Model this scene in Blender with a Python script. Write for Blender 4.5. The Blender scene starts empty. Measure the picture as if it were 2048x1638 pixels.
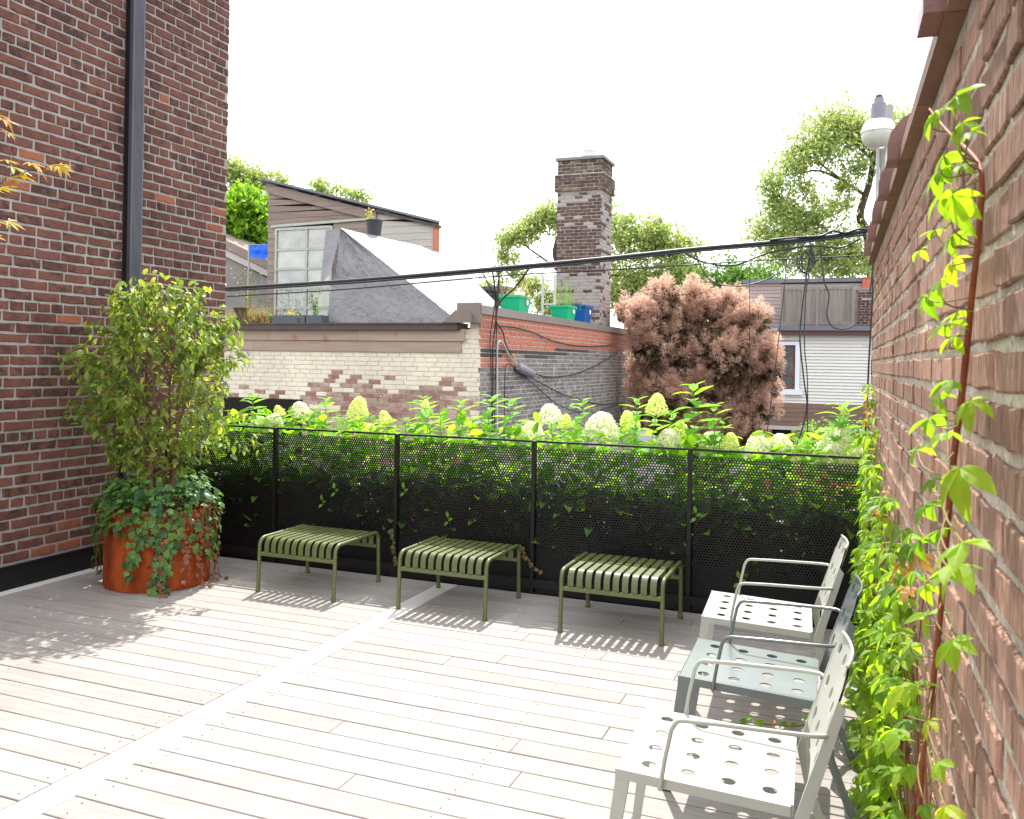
import bpy, math, random
import numpy as np
from mathutils import Vector, Matrix
random.seed(7); rng = np.random.default_rng(7)
R = math.radians
SC = bpy.context.scene
COL = SC.collection

# ------------------------------------------------------------------ camera
F, CX, HY, ROLL, YAW, CAMH = 1745.0, 1024.0, 723.0, R(.9), R(21.46), 1.65
cr, sr, cy, sy = math.cos(ROLL), math.sin(ROLL), math.cos(YAW), math.sin(YAW)
cam = bpy.data.cameras.new('camera'); camo = bpy.data.objects.new('camera', cam); COL.objects.link(camo)
lev_r = Vector((cy, sy, 0)); fwd = Vector((-sy, cy, 0)); up = Vector((0, 0, 1))
ix = cr*lev_r + sr*up; iup = cr*up - sr*lev_r
m = Matrix((ix, iup, -fwd)).transposed().to_4x4(); m.translation = (0, 0, CAMH)
camo.matrix_world = m
cam.sensor_width = 36; cam.lens = 36*F/2048; cam.shift_y = -(819-HY)/2048
cam.clip_start = .05; cam.clip_end = 2000
cam.dof.use_dof = True; cam.dof.focus_distance = 6.2; cam.dof.aperture_fstop = 10
SC.camera = camo

# ------------------------------------------------------------------ sky, sun, exposure
SUN = Vector((-.145, .69, 1)).normalized()
EL = math.asin(SUN.z); AZ = math.atan2(SUN.x, SUN.y)
w = bpy.data.worlds.new('World'); SC.world = w; w.use_nodes = True
nt = w.node_tree; N = nt.nodes; L = nt.links
bg = N['Background']
sky = N.new('ShaderNodeTexSky'); sky.sky_type = 'NISHITA'; sky.sun_disc = False
sky.sun_elevation = EL; sky.sun_rotation = AZ; sky.dust_density = 2.0; sky.air_density = 1.0; sky.ozone_density = 1.0
tc = N.new('ShaderNodeTexCoord'); mp = N.new('ShaderNodeMapping'); mp.inputs['Scale'].default_value = (1.2, 1.2, 2.6)
nz = N.new('ShaderNodeTexNoise'); nz.inputs['Scale'].default_value = 1.7; nz.inputs['Detail'].default_value = 7; nz.inputs['Roughness'].default_value = .55
rp = N.new('ShaderNodeValToRGB'); rp.color_ramp.elements[0].position = .28; rp.color_ramp.elements[1].position = .62
rp.color_ramp.elements[0].color = (.62, .62, .62, 1); rp.color_ramp.elements[1].color = (.95, .95, .95, 1)
mx = N.new('ShaderNodeMixRGB'); mx.inputs['Color2'].default_value = (6.6, 6.75, 7.0, 1)
L.new(tc.outputs['Generated'], mp.inputs['Vector']); L.new(mp.outputs['Vector'], nz.inputs['Vector'])
L.new(nz.outputs['Fac'], rp.inputs['Fac']); L.new(rp.outputs['Color'], mx.inputs['Fac'])
L.new(sky.outputs['Color'], mx.inputs['Color1']); L.new(mx.outputs['Color'], bg.inputs['Color'])
bg.inputs['Strength'].default_value = .135
sl = bpy.data.lights.new('sun', 'SUN'); sl.energy = 2.75; sl.angle = R(.53); sl.color = (1, .968, .92)
so = bpy.data.objects.new('sun', sl); COL.objects.link(so); so.location = (-4, 18, 26)
so.rotation_euler = SUN.to_track_quat('Z', 'Y').to_euler()
SC.view_settings.view_transform = 'Standard'; SC.view_settings.look = 'None'
SC.view_settings.gamma = 1; SC.view_settings.exposure = 1.62
SC.render.resolution_x = 1024; SC.render.resolution_y = 819
SC.cycles.max_bounces = 8; SC.cycles.transparent_max_bounces = 8

# ------------------------------------------------------------------ pixel <-> place
def ray(px, py):
    dx = px-CX; dy = py-HY; u = dx*cr+dy*sr; v = -dx*sr+dy*cr; X = u/F
    return Vector((X*cy-sy, X*sy+cy, -v/F))
def gz(px, py, z=0.): r = ray(px, py); return r*((z-CAMH)/r.z)+Vector((0, 0, CAMH))
def gx(px, py, x): r = ray(px, py); return r*(x/r.x)+Vector((0, 0, CAMH))
def gy(px, py, y): r = ray(px, py); return r*(y/r.y)+Vector((0, 0, CAMH))
def gd(px, py, Z): return ray(px, py)*Z+Vector((0, 0, CAMH))
def proj(p):
    X = p[0]*cy+p[1]*sy; Z = -p[0]*sy+p[1]*cy
    if Z < .05: return (-9999, -9999, Z)
    u = F*X/Z; v = -F*(p[2]-CAMH)/Z
    return (CX+u*cr-v*sr, HY+u*sr+v*cr, Z)

# ------------------------------------------------------------------ materials
def S(r, g, b):
    f = lambda c: ((c/255+.055)/1.055)**2.4 if c > 10 else c/255/12.92
    return (f(r), f(g), f(b), 1)
def sc(c, k): return (c[0]*k, c[1]*k, c[2]*k, 1)
MATS = {}
def nodes(name):
    mt = bpy.data.materials.new(name); mt.use_nodes = True
    t = mt.node_tree; return mt, t.nodes, t.links, t.nodes['Principled BSDF']
def ramp(Nn, cols):
    r = Nn.new('ShaderNodeValToRGB'); e = r.color_ramp.elements
    n = len(cols)
    pos = [i/(n-1) for i in range(n)]
    e[0].position = 0; e[0].color = cols[0]; e[1].position = 1; e[1].color = cols[-1]
    for i in range(1, n-1):
        k = e.new(pos[i]); k.color = cols[i]
    return r
def mat(name, cols, rnd=None, scale=8, nmix=.5, rough=.7, bump=.1, bscale=60, metal=0, spec=.4, stretch=(1, 1, 1), coord='Object', speck=None, dist=.01, stain=None):
    """cols: list of colours; picked by a random number (rnd: 'object' or 'island') mixed with noise."""
    if name in MATS: return MATS[name]
    mt, n, l, b = nodes(name)
    tcn = n.new('ShaderNodeTexCoord'); mpn = n.new('ShaderNodeMapping'); mpn.inputs['Scale'].default_value = stretch
    src = tcn.outputs['Object']
    if coord == 'World':
        src = n.new('ShaderNodeNewGeometry').outputs['Position']
    l.new(src, mpn.inputs['Vector'])
    noi = n.new('ShaderNodeTexNoise'); noi.inputs['Scale'].default_value = scale; noi.inputs['Detail'].default_value = 6; noi.inputs['Roughness'].default_value = .6
    l.new(mpn.outputs['Vector'], noi.inputs['Vector'])
    fac = noi.outputs['Fac']
    if rnd:
        rs = n.new('ShaderNodeObjectInfo').outputs['Random'] if rnd == 'object' else n.new('ShaderNodeNewGeometry').outputs['Random Per Island']
        st = n.new('ShaderNodeMapRange'); st.inputs[1].default_value = .3; st.inputs[2].default_value = .7
        l.new(fac, st.inputs[0])
        mm = n.new('ShaderNodeMix'); mm.data_type = 'FLOAT'; mm.inputs[0].default_value = nmix
        l.new(rs, mm.inputs[2]); l.new(st.outputs[0], mm.inputs[3]); fac = mm.outputs[0]
        # shift the noise per piece so no two pieces match
        av = n.new('ShaderNodeVectorMath'); av.operation = 'MULTIPLY_ADD'
        l.new(rs, av.inputs[0]); av.inputs[1].default_value = (37.1, 17.3, 53.7); l.new(mpn.outputs['Vector'], av.inputs[2])
        l.new(av.outputs[0], noi.inputs['Vector'])
    else:
        st = n.new('ShaderNodeMapRange'); st.inputs[1].default_value = .3; st.inputs[2].default_value = .7
        l.new(fac, st.inputs[0]); fac = st.outputs[0]
    rm = ramp(n, cols); l.new(fac, rm.inputs['Fac']); colout = rm.outputs['Color']
    if speck:   # (colour, scale, threshold)
        n2 = n.new('ShaderNodeTexNoise'); n2.inputs['Scale'].default_value = speck[1]; n2.inputs['Detail'].default_value = 5
        l.new(src, n2.inputs['Vector'])
        r2 = n.new('ShaderNodeMapRange'); r2.inputs[1].default_value = speck[2]; r2.inputs[2].default_value = speck[2]+.06
        l.new(n2.outputs['Fac'], r2.inputs[0])
        mxn = n.new('ShaderNodeMixRGB'); mxn.inputs['Color2'].default_value = speck[0]
        l.new(r2.outputs[0], mxn.inputs['Fac']); l.new(colout, mxn.inputs['Color1']); colout = mxn.outputs['Color']
    if stain:   # weather stains running over the whole wall: (scale, low, high)
        gp = n.new('ShaderNodeNewGeometry'); sm_ = n.new('ShaderNodeMapping'); sm_.inputs['Scale'].default_value = (1, 1, .55)
        l.new(gp.outputs['Position'], sm_.inputs['Vector'])
        n3 = n.new('ShaderNodeTexNoise'); n3.inputs['Scale'].default_value = stain[0]; n3.inputs['Detail'].default_value = 7; n3.inputs['Roughness'].default_value = .65
        l.new(sm_.outputs['Vector'], n3.inputs['Vector'])
        r3 = n.new('ShaderNodeMapRange'); r3.inputs[1].default_value = .32; r3.inputs[2].default_value = .66; r3.inputs[3].default_value = stain[1]; r3.inputs[4].default_value = stain[2]
        l.new(n3.outputs['Fac'], r3.inputs[0])
        m3 = n.new('ShaderNodeMixRGB'); m3.blend_type = 'MULTIPLY'; m3.inputs['Fac'].default_value = 1
        l.new(colout, m3.inputs['Color1']); l.new(r3.outputs[0], m3.inputs['Color2']); colout = m3.outputs['Color']
    l.new(colout, b.inputs['Base Color'])
    b.inputs['Roughness'].default_value = rough; b.inputs['Metallic'].default_value = metal
    b.inputs['Specular IOR Level'].default_value = spec
    if bump:
        bn = n.new('ShaderNodeTexNoise'); bn.inputs['Scale'].default_value = bscale; bn.inputs['Detail'].default_value = 5
        l.new(mpn.outputs['Vector'], bn.inputs['Vector'])
        bp = n.new('ShaderNodeBump'); bp.inputs['Strength'].default_value = bump; bp.inputs['Distance'].default_value = dist
        l.new(bn.outputs['Fac'], bp.inputs['Height']); l.new(bp.outputs['Normal'], b.inputs['Normal'])
    MATS[name] = mt; return mt
def leafmat(name, cols, rnd='island', trans=.45, tcol=None, rough=.45, spec=.4):
    if name in MATS: return MATS[name]
    mt, n, l, b = nodes(name)
    rs = n.new('ShaderNodeObjectInfo').outputs['Random'] if rnd == 'object' else n.new('ShaderNodeNewGeometry').outputs['Random Per Island']
    rm = ramp(n, cols); l.new(rs, rm.inputs['Fac'])
    l.new(rm.outputs['Color'], b.inputs['Base Color']); b.inputs['Roughness'].default_value = rough; b.inputs['Specular IOR Level'].default_value = spec
    tr = n.new('ShaderNodeBsdfTranslucent')
    mu = n.new('ShaderNodeMixRGB'); mu.blend_type = 'MULTIPLY'; mu.inputs['Fac'].default_value = 1
    mu.inputs['Color2'].default_value = tcol or (2.3, 2.2, .9, 1)
    l.new(rm.outputs['Color'], mu.inputs['Color1']); l.new(mu.outputs['Color'], tr.inputs['Color'])
    ms = n.new('ShaderNodeMixShader'); ms.inputs[0].default_value = trans
    l.new(b.outputs[0], ms.inputs[1]); l.new(tr.outputs[0], ms.inputs[2])
    l.new(ms.outputs[0], n['Material Output'].inputs['Surface'])
    MATS[name] = mt; return mt

# ------------------------------------------------------------------ mesh helpers
class MB:
    def __init__(s): s.v = []; s.f = []
    def add(s, vs, fs):
        o = len(s.v); s.v += [tuple(v) for v in vs]; s.f += [tuple(i+o for i in f) for f in fs]; return s
    def box(s, a, b, bev=0):
        x0, y0, z0 = a; x1, y1, z1 = b
        if not bev:
            return s.add([(x0,y0,z0),(x1,y0,z0),(x1,y1,z0),(x0,y1,z0),(x0,y0,z1),(x1,y0,z1),(x1,y1,z1),(x0,y1,z1)],
                         [(0,3,2,1),(4,5,6,7),(0,1,5,4),(1,2,6,5),(2,3,7,6),(3,0,4,7)])
        e = bev
        return s.add([(x0,y0,z0),(x1,y0,z0),(x1,y1,z0),(x0,y1,z0),(x0,y0,z1-e),(x1,y0,z1-e),(x1,y1,z1-e),(x0,y1,z1-e),
                      (x0+e,y0+e,z1),(x1-e,y0+e,z1),(x1-e,y1-e,z1),(x0+e,y1-e,z1)],
                     [(0,3,2,1),(0,1,5,4),(1,2,6,5),(2,3,7,6),(3,0,4,7),(4,5,9,8),(5,6,10,9),(6,7,11,10),(7,4,8,11),(8,9,10,11)])
    def tube(s, pts, rad, sides=8, caps=True):
        pts = [Vector(p) for p in pts]; n = len(pts)
        rad = rad if isinstance(rad, (list, tuple)) else [rad]*n
        o = len(s.v); prev = None
        for i, p in enumerate(pts):
            t = (pts[min(i+1, n-1)]-pts[max(i-1, 0)])
            t = t.normalized() if t.length > 1e-9 else Vector((0, 0, 1))
            if prev is None:
                a = Vector((0, 0, 1)) if abs(t.z) < .9 else Vector((1, 0, 0))
                u = t.cross(a).normalized()
            else:
                u = (prev-t*prev.dot(t)); u = u.normalized() if u.length > 1e-6 else t.orthogonal().normalized()
            prev = u; vv = t.cross(u)
            for k in range(sides):
                a = 2*math.pi*k/sides; s.v.append(tuple(p+(u*math.cos(a)+vv*math.sin(a))*rad[i]))
        for i in range(n-1):
            for k in range(sides):
                k2 = (k+1) % sides; s.f.append((o+i*sides+k, o+i*sides+k2, o+(i+1)*sides+k2, o+(i+1)*sides+k))
        if caps:
            s.f.append(tuple(o+k for k in reversed(range(sides)))); s.f.append(tuple(o+(n-1)*sides+k for k in range(sides)))
        return s
    def lathe(s, prof, c=(0, 0, 0), sides=24, sx=1, sy_=1, cap=True):
        o = len(s.v); n = len(prof)
        for r, z in prof:
            for k in range(sides):
                a = 2*math.pi*k/sides; s.v.append((c[0]+r*math.cos(a)*sx, c[1]+r*math.sin(a)*sy_, c[2]+z))
        for i in range(n-1):
            for k in range(sides):
                k2 = (k+1) % sides; s.f.append((o+i*sides+k, o+i*sides+k2, o+(i+1)*sides+k2, o+(i+1)*sides+k))
        if cap:
            s.f.append(tuple(o+k for k in reversed(range(sides)))); s.f.append(tuple(o+(n-1)*sides+k for k in range(sides)))
        return s
    def prism(s, poly, d):
        """poly: list of 3D points (planar), extruded by vector d."""
        n = len(poly); d = Vector(d); o = len(s.v)
        s.v += [tuple(Vector(p)) for p in poly]+[tuple(Vector(p)+d) for p in poly]
        s.f.append(tuple(o+i for i in reversed(range(n)))); s.f.append(tuple(o+n+i for i in range(n)))
        for i in range(n):
            j = (i+1) % n; s.f.append((o+i, o+j, o+n+j, o+n+i))
        return s
def mesh_from(name, v, f, material, smooth=False):
    me = bpy.data.meshes.new(name); me.from_pydata(v, [], f); me.update()
    if material: me.materials.append(material)
    if smooth: me.shade_smooth()
    return me
def link(name, me, parent=None, loc=None, rot=None, scale=None):
    o = bpy.data.objects.new(name, me); COL.objects.link(o)
    if parent: o.parent = parent
    if loc is not None: o.location = loc
    if rot is not None: o.rotation_euler = rot
    if scale is not None: o.scale = scale
    return o
def fixn(me):
    import bmesh
    b = bmesh.new(); b.from_mesh(me); bmesh.ops.recalc_face_normals(b, faces=b.faces); b.to_mesh(me); b.free()
def obj(name, mb, material, parent=None, smooth=False, **k):
    me = mesh_from(name, mb.v, mb.f, material, smooth); fixn(me)
    if smooth:
        try: me.set_sharp_from_angle(angle=R(40))
        except Exception: pass
    return link(name, me, parent, **k)
def thing(name, label, cat, loc=(0, 0, 0), rotz=0, group=None):
    o = bpy.data.objects.new(name, None); COL.objects.link(o); o.location = loc; o.rotation_euler = (0, 0, rotz)
    o.empty_display_size = .1
    return tag(o, label, cat, group)
def tag(o, label, cat, group=None):
    o['label'] = label; o['category'] = cat
    if group: o['group'] = group
    return o
def struct(o): o['kind'] = 'structure'; return o
def stuff(o): o['kind'] = 'stuff'; return o
def lerp(a, b, t): return Vector(a)*(1-t)+Vector(b)*t
def smoothpath(pts, n=6):
    P = [Vector(p) for p in pts]
    if len(P) < 3: return [lerp(P[0], P[-1], i/n) for i in range(n+1)]
    out = []
    for i in range(len(P)-1):
        p0 = P[max(i-1, 0)]; p1 = P[i]; p2 = P[i+1]; p3 = P[min(i+2, len(P)-1)]
        for k in range(n):
            t = k/n
            out.append(.5*((2*p1)+(p2-p0)*t+(2*p0-5*p1+4*p2-p3)*t*t+(3*p1-p0-3*p2+p3)*t**3))
    out.append(P[-1]); return out
# leaves -------------------------------------------------------------
def ovate(Lh, W, droop=.15, fold=.15, ser=0):
    st = [(.28, .85), (.55, 1.), (.8, .58)]
    v = [(0, 0, 0)]
    for t, wd in st:
        z = -droop*Lh*t*t; x = W/2*wd
        v += [(-x, t*Lh, z+fold*x), (0, t*Lh, z), (x, t*Lh, z+fold*x)]
    v.append((0, Lh, -droop*Lh))
    f = [(0, 2, 1), (0, 3, 2)]
    for i in range(2):
        a = 1+i*3; b = a+3
        f += [(a, a+1, b+1), (a, b+1, b), (a+1, a+2, b+2), (a+1, b+2, b+1)]
    a = 7; f += [(a, a+1, 10), (a+1, a+2, 10)]
    return np.array(v, float), np.array(f)
def quadleaf(Lh, W, droop=.2):
    return np.array([(0, 0, 0), (-W/2, Lh*.5, .12*W), (0, Lh, -droop*Lh), (W/2, Lh*.5, .12*W)], float), np.array([(0, 3, 2), (0, 2, 1)])
def join_t(parts):
    V = []; Fs = []; o = 0
    for v, f in parts: V.append(v); Fs.append(f+o); o += len(v)
    return np.concatenate(V), np.concatenate(Fs)
def xf(t, ang=0, tilt=0, loc=(0, 0, 0), s=1):
    M = (Matrix.Rotation(ang, 3, 'Z') @ Matrix.Rotation(tilt, 3, 'X'))
    return t[0]*s @ np.array(M).T+np.array(loc), t[1]
def compound5(Lh, seed, droop=.35):
    r = random.Random(seed); parts = []
    for a, k in ((0, 1), (50, .9), (-50, .9), (105, .62), (-105, .62)):
        parts.append(xf(ovate(Lh*k*r.uniform(.85, 1.1), Lh*k*.48, droop*r.uniform(.4, 1.6), .22), R(a+r.uniform(-10, 10)), R(r.uniform(-35, 8))))
    return join_t(parts)
def ivyleaf(Lh, seed):
    r = random.Random(seed)
    ang = [(-150, .42), (-118, .62), (-80, .55), (-58, .82), (-28, .62), (0, 1.), (28, .62), (58, .82), (80, .55), (118, .62), (150, .42)]
    v = [(0, 0, 0)]+[(math.sin(R(a))*Lh*.62*k, math.cos(R(a))*Lh*.62*k+.08*Lh, -.18*Lh*k*k*r.uniform(.3, 1.6)) for a, k in ang]
    return np.array(v, float), np.array([(0, i+1, i) for i in range(1, len(ang))]+[(0, 1, len(ang))])
def palmate(Lh, seed):
    r = random.Random(seed); parts = []
    for a, k in ((0, 1), (32, .95), (-32, .95), (66, .75), (-66, .75), (105, .45), (-105, .45)):
        parts.append(xf(ovate(Lh*k, Lh*k*.22, .25*r.uniform(.3, 1.5), .3), R(a+r.uniform(-6, 6)), R(r.uniform(-15, 10))))
    return join_t(parts)
def frames(dirs, ups):
    d = dirs/np.linalg.norm(dirs, axis=1, keepdims=True)
    x = np.cross(d, ups); x /= np.linalg.norm(x, axis=1, keepdims=True)+1e-9
    z = np.cross(x, d)
    return np.stack([x, d, z], axis=2)     # columns
def scatter_mesh(name, t, pos, dirs, ups, sizes, material, parent=None):
    pos = np.asarray(pos, float); M = frames(np.asarray(dirs, float), np.asarray(ups, float))*np.asarray(sizes, float)[:, None, None]
    V = np.einsum('nij,kj->nki', M, t[0])+pos[:, None, :]
    k = len(t[0]); Fc = (t[1][None]+(np.arange(len(pos))*k)[:, None, None]).reshape(-1, t[1].shape[1])
    me = mesh_from(name, V.reshape(-1, 3), Fc, material)
    return stuff(link(name, me, parent))
def leaf_objs(name, meshes, pos, dirs, ups, sizes, parent):
    pos = np.asarray(pos, float); M = frames(np.asarray(dirs, float), np.asarray(ups, float)); out = []
    for i in range(len(pos)):
        o = link(name, meshes[i % len(meshes)], parent)
        o.matrix_local = Matrix.LocRotScale(Vector(pos[i]), Matrix(M[i].tolist()).to_quaternion(), Vector((sizes[i],)*3)); out.append(o)
    return out
def leaves(name, t, meshes, pos, dirs, ups, sizes, m_island, parent, root_loc, cap=300):
    """The `cap` leaves showing largest (nearest the viewer side) as single parts, the rest joined."""
    pos = np.asarray(pos, float); dirs = np.asarray(dirs, float); ups = np.asarray(ups, float); sizes = np.asarray(sizes, float)
    wp = pos+np.array(root_loc); Z = -wp[:, 0]*sy+wp[:, 1]*cy
    order = np.argsort(Z/sizes)
    a, b = order[:cap], order[cap:]
    leaf_objs(name, meshes, pos[a], dirs[a], ups[a], sizes[a], parent)
    if len(b): scatter_mesh('foliage', t, pos[b], dirs[b], ups[b], sizes[b], m_island, parent)
def tmesh(name, t, material): return mesh_from(name, t[0].tolist(), t[1].tolist(), material)
def rv(n, s=1.): return rng.normal(0, s, (n, 3))

# ------------------------------------------------------------------ bricks
def brick_t(seed, Lb, hb, p=.0035, dep=.03):
    """one brick: irregular outline, worn arris; local x along wall, z up, outward -y."""
    r = random.Random(seed); j = lambda s: r.uniform(-s, s)
    a, c = Lb/2, hb/2
    out = [(-a, -c), (-a*.4, -c), (a*.4, -c), (a, -c), (a, c), (a*.4, c), (-a*.4, c), (-a, c)]
    out = [(x+j(.0045), z+j(.0036)) for x, z in out]
    b = .0035
    inn = [(x*(1-b/a*1.2), z*(1-b/c*1.2)) for x, z in out]
    tl = j(.0018)
    v = [(x, dep, z) for x, z in out]+[(x, -p+.003, z) for x, z in out]+[(x, -p+tl*x/a+j(.0006), z) for x, z in inn]
    f = []
    for i in range(8):
        k = (i+1) % 8; f += [(i, k, 8+k), (i, 8+k, 8+i), (8+i, 8+k, 16+k), (8+i, 16+k, 16+i)]
    f += [(16, 17, 22), (16, 22, 23), (17, 18, 21), (17, 21, 22), (18, 19, 20), (18, 20, 21)]
    return np.array(v, float), np.array(f)
class Bricks:
    """collects bricks of one wall, then builds the largest-showing 300 as parts and joins the rest."""
    def __init__(s): s.items = []
    def course_wall(s, O, u, width, z0, z1, ch, Lb, joint, pick, header=0, skip=None, proud=0, jit=.004, off=0., pj=.002):
        """O: start point at wall surface (world), u: unit direction; outward normal = u rotated -90deg (right-hand)"""
        u = Vector(u).normalized(); ang = math.atan2(u.y, u.x); z = z0; row = 0
        while z+ch*.6 < z1:
            hd = header and (row % header == header-1)
            bl = (Lb-joint)/2 if hd else Lb
            x = -(bl+joint)*((row % 2)*.5+off)*1.0-random.uniform(0, .02)
            zz = z+random.uniform(-.002, .002)
            while x < width:
                l2 = bl*random.uniform(.95, 1.05)
                a = max(x, 0); b = min(x+l2, width)
                if b-a > .03:
                    c = Vector(O)+u*((a+b)/2); c.z = zz+ch/2
                    if not (skip and skip((a+b)/2, c.z)):
                        s.items.append((c, ang, b-a, ch-joint, pick((a+b)/2, c.z), proud+random.uniform(-pj, pj), random.uniform(-jit, jit)))
                x += l2+joint
            z += ch; row += 1
    def build(s, parent, inv, mats, cap=300, mat_pairs=None):
        """mats: key -> (material object-random, material island-random)"""
        Lb, hb = .2, .06
        ts = [brick_t(i, Lb, hb) for i in range(7)]
        def key(it):
            p = proj(it[0])
            if p[2] < .1 or not(-60 < p[0] < 2108 and -40 < p[1] < 1680): return 1e9
            return p[2]**2/(it[2]*it[3])
        its = sorted(s.items, key=key)
        meshes = {k: [tmesh('brick', t, mats[k][0]) for t in ts] for k in mats}
        big, rest = its[:cap], its[cap:]
        if mats and big and key(big[-1]) >= 1e9:
            k0 = [i for i in big if key(i) < 1e9]; rest = big[len(k0):]+rest; big = k0
        def M(it):
            c, ang, l, h, k, pr, tl = it
            n = Vector((math.sin(ang), -math.cos(ang), 0))
            return inv @ (Matrix.Translation(c+n*pr) @ Matrix.Rotation(ang, 4, 'Z') @ Matrix.Rotation(tl, 4, 'Y') @ Matrix.Diagonal((l/Lb, 1, h/hb, 1)))
        for i, it in enumerate(big):
            o = link('brick', meshes[it[4]][random.randrange(7)], parent); o.matrix_local = M(it)
        by = {}
        for it in rest: by.setdefault(it[4], []).append(it)
        for k, lst in by.items():
            V = []; Fc = []; o = 0
            for it in lst:
                t = ts[random.randrange(7)]; m4 = np.array(M(it))
                V.append(t[0] @ m4[:3, :3].T+m4[:3, 3]); Fc.append(t[1]+o); o += len(t[0])
            stuff(link('brickwork', mesh_from('brickwork', np.concatenate(V), np.concatenate(Fc), mats[k][1]), parent))
def bm(name, cols, **k):
    return (mat(name+'_o', cols, rnd='object', **k), mat(name+'_i', cols, rnd='island', **k))

# ================================================================== MATERIALS
redcols = [S(52, 40, 39), S(82, 55, 50), S(100, 65, 56), S(112, 73, 62), S(64, 47, 45), S(124, 82, 68)]
M_redbrick = bm('old_red_brick', redcols, scale=16, nmix=.45, rough=.85, bump=.5, bscale=70, spec=.2, speck=(S(128, 82, 62), 22, .68), stain=(1.6, .68, 1.18))
M_orange = bm('spalled_brick', [S(128, 74, 56), S(146, 90, 68), S(112, 64, 52)], scale=20, rough=.9, bump=.5, spec=.15)
M_mortar = mat('mortar_grey', [S(146, 141, 136), S(166, 161, 156)], scale=20, rough=.95, bump=.6, bscale=120, spec=.1, stain=(1.6, .75, 1.1))
M_rbrick = bm('buff_brown_brick', [S(126, 98, 88), S(174, 136, 116), S(196, 156, 134), S(156, 126, 112), S(206, 168, 144), S(138, 108, 96)], scale=9, nmix=.6, rough=.95, bump=1.0, bscale=26, spec=.12, stretch=(5, 5, .7), dist=.02, speck=(S(98, 84, 80), 9, .62), stain=(2.2, .66, 1.15))  # stretched noise paints grazing-sun streak shadows into the brick colour
M_rmortar = mat('mortar_cream', [S(196, 184, 166), S(222, 212, 194)], scale=14, rough=.95, bump=1.0, bscale=34, spec=.1, dist=.04, stain=(3, .7, 1.08))
M_creambrick = bm('cream_painted_brick', [S(220, 210, 190), S(230, 221, 202), S(212, 202, 184)], scale=5, rough=.75, bump=.2, spec=.2, speck=(S(178, 158, 130), 9, .7), stain=(.8, .84, 1.06))
M_peelbrick = bm('peeled_brick', [S(132, 94, 86), S(150, 114, 104), S(176, 158, 144), S(150, 136, 126)], scale=9, rough=.9, bump=.5, spec=.15, speck=(S(205, 190, 165), 14, .63), stain=(1.1, .75, 1.2))
M_newred = bm('new_red_brick', [S(172, 104, 84), S(188, 120, 98), S(160, 94, 78)], scale=9, rough=.85, bump=.3, spec=.2)
M_greybrick = bm('grey_brick', [S(88, 82, 82), S(116, 110, 108), S(138, 132, 128), S(102, 94, 92)], scale=6, rough=.9, bump=.4, spec=.15, speck=(S(168, 162, 156), 5, .6), stain=(.9, .75, 1.2))
M_darkbrick = bm('soot_brick', [S(64, 58, 56), S(86, 78, 72), S(74, 66, 62)], scale=8, rough=.9, bump=.4, spec=.15)
M_chim = bm('chimney_brick', [S(70, 56, 52), S(96, 76, 70), S(112, 92, 84)], scale=8, rough=.9, bump=.4, spec=.15, speck=(S(150, 142, 138), 3.5, .58), stain=(1.2, .7, 1.2))
M_chimgrey = bm('chimney_limed_brick', [S(150, 142, 140), S(166, 158, 154), S(120, 110, 108)], scale=6, rough=.9, bump=.4, spec=.15, speck=(S(84, 76, 74), 4, .6))
M_chimyel = bm('chimney_yellow_brick', [S(150, 128, 96), S(120, 104, 86), S(70, 62, 58), S(96, 84, 72)], scale=7, rough=.9, bump=.4, spec=.15)
M_mortlight = mat('mortar_light', [S(176, 166, 156), S(196, 188, 178)], scale=8, rough=.95, bump=.4, spec=.1)
M_mortcream = mat('mortar_painted', [S(202, 190, 168), S(216, 205, 184)], scale=8, rough=.9, bump=.3, spec=.1)
M_deck = mat('weathered_deck_wood', [S(136, 130, 125), S(148, 142, 136), S(158, 151, 145), S(141, 134, 129), S(153, 147, 142)], rnd='object', scale=5, nmix=.5, rough=.75, bump=.4, stain=(1.3, .9, 1.05), bscale=30, stretch=(.6, 9, 9), spec=.25, dist=.004)
M_decky = mat('weathered_deck_wood_lengthwise', [S(192, 187, 182), S(204, 199, 194)], rnd='object', scale=5, nmix=.55, rough=.75, bump=.35, bscale=30, stretch=(9, .6, 9), spec=.25, dist=.004)
M_black = mat('black_metal', [S(19, 16, 16), S(25, 22, 22)], scale=6, rough=.5, bump=.03, metal=0, spec=.35)
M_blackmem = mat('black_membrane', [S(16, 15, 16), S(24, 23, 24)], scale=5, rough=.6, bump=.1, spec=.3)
M_under = mat('dark_deck_subbase', [S(40, 30, 26), S(52, 40, 34)], scale=5, rough=.9, bump=.1)  # dark sub-base board seen through the plank gaps
M_olive = mat('olive_powder_coat', [S(88, 95, 54), S(95, 102, 59)], scale=4, rough=.38, bump=.04, bscale=300, spec=.5)
M_chairgrey = mat('pale_grey_powder_coat', [S(168, 168, 158), S(178, 178, 168)], scale=4, rough=.45, bump=.03, bscale=300, spec=.4)
M_chairblue = mat('blue_grey_powder_coat', [S(98, 105, 103), S(108, 115, 113)], scale=4, rough=.24, bump=.02, bscale=300, spec=.8)
M_chairdark = M_chairblue
M_corten = mat('rusted_steel', [S(100, 42, 20), S(138, 58, 24), S(164, 76, 32), S(116, 48, 22)], scale=5, rough=.85, bump=.2, bscale=80, stretch=(1, 1, .35), spec=.2, speck=(S(96, 44, 26), 14, .62))
M_soil = mat('soil', [S(46, 34, 26), S(70, 54, 40)], scale=20, rough=1, bump=.8, bscale=40)
M_bark = mat('bark', [S(96, 74, 56), S(134, 106, 80)], scale=14, rough=.9, bump=.5, stretch=(1, 1, .3))
M_barkdark = mat('bark_dark', [S(58, 48, 42), S(84, 70, 60)], scale=6, rough=.95, bump=.5, stretch=(1, 1, .3))
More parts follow.
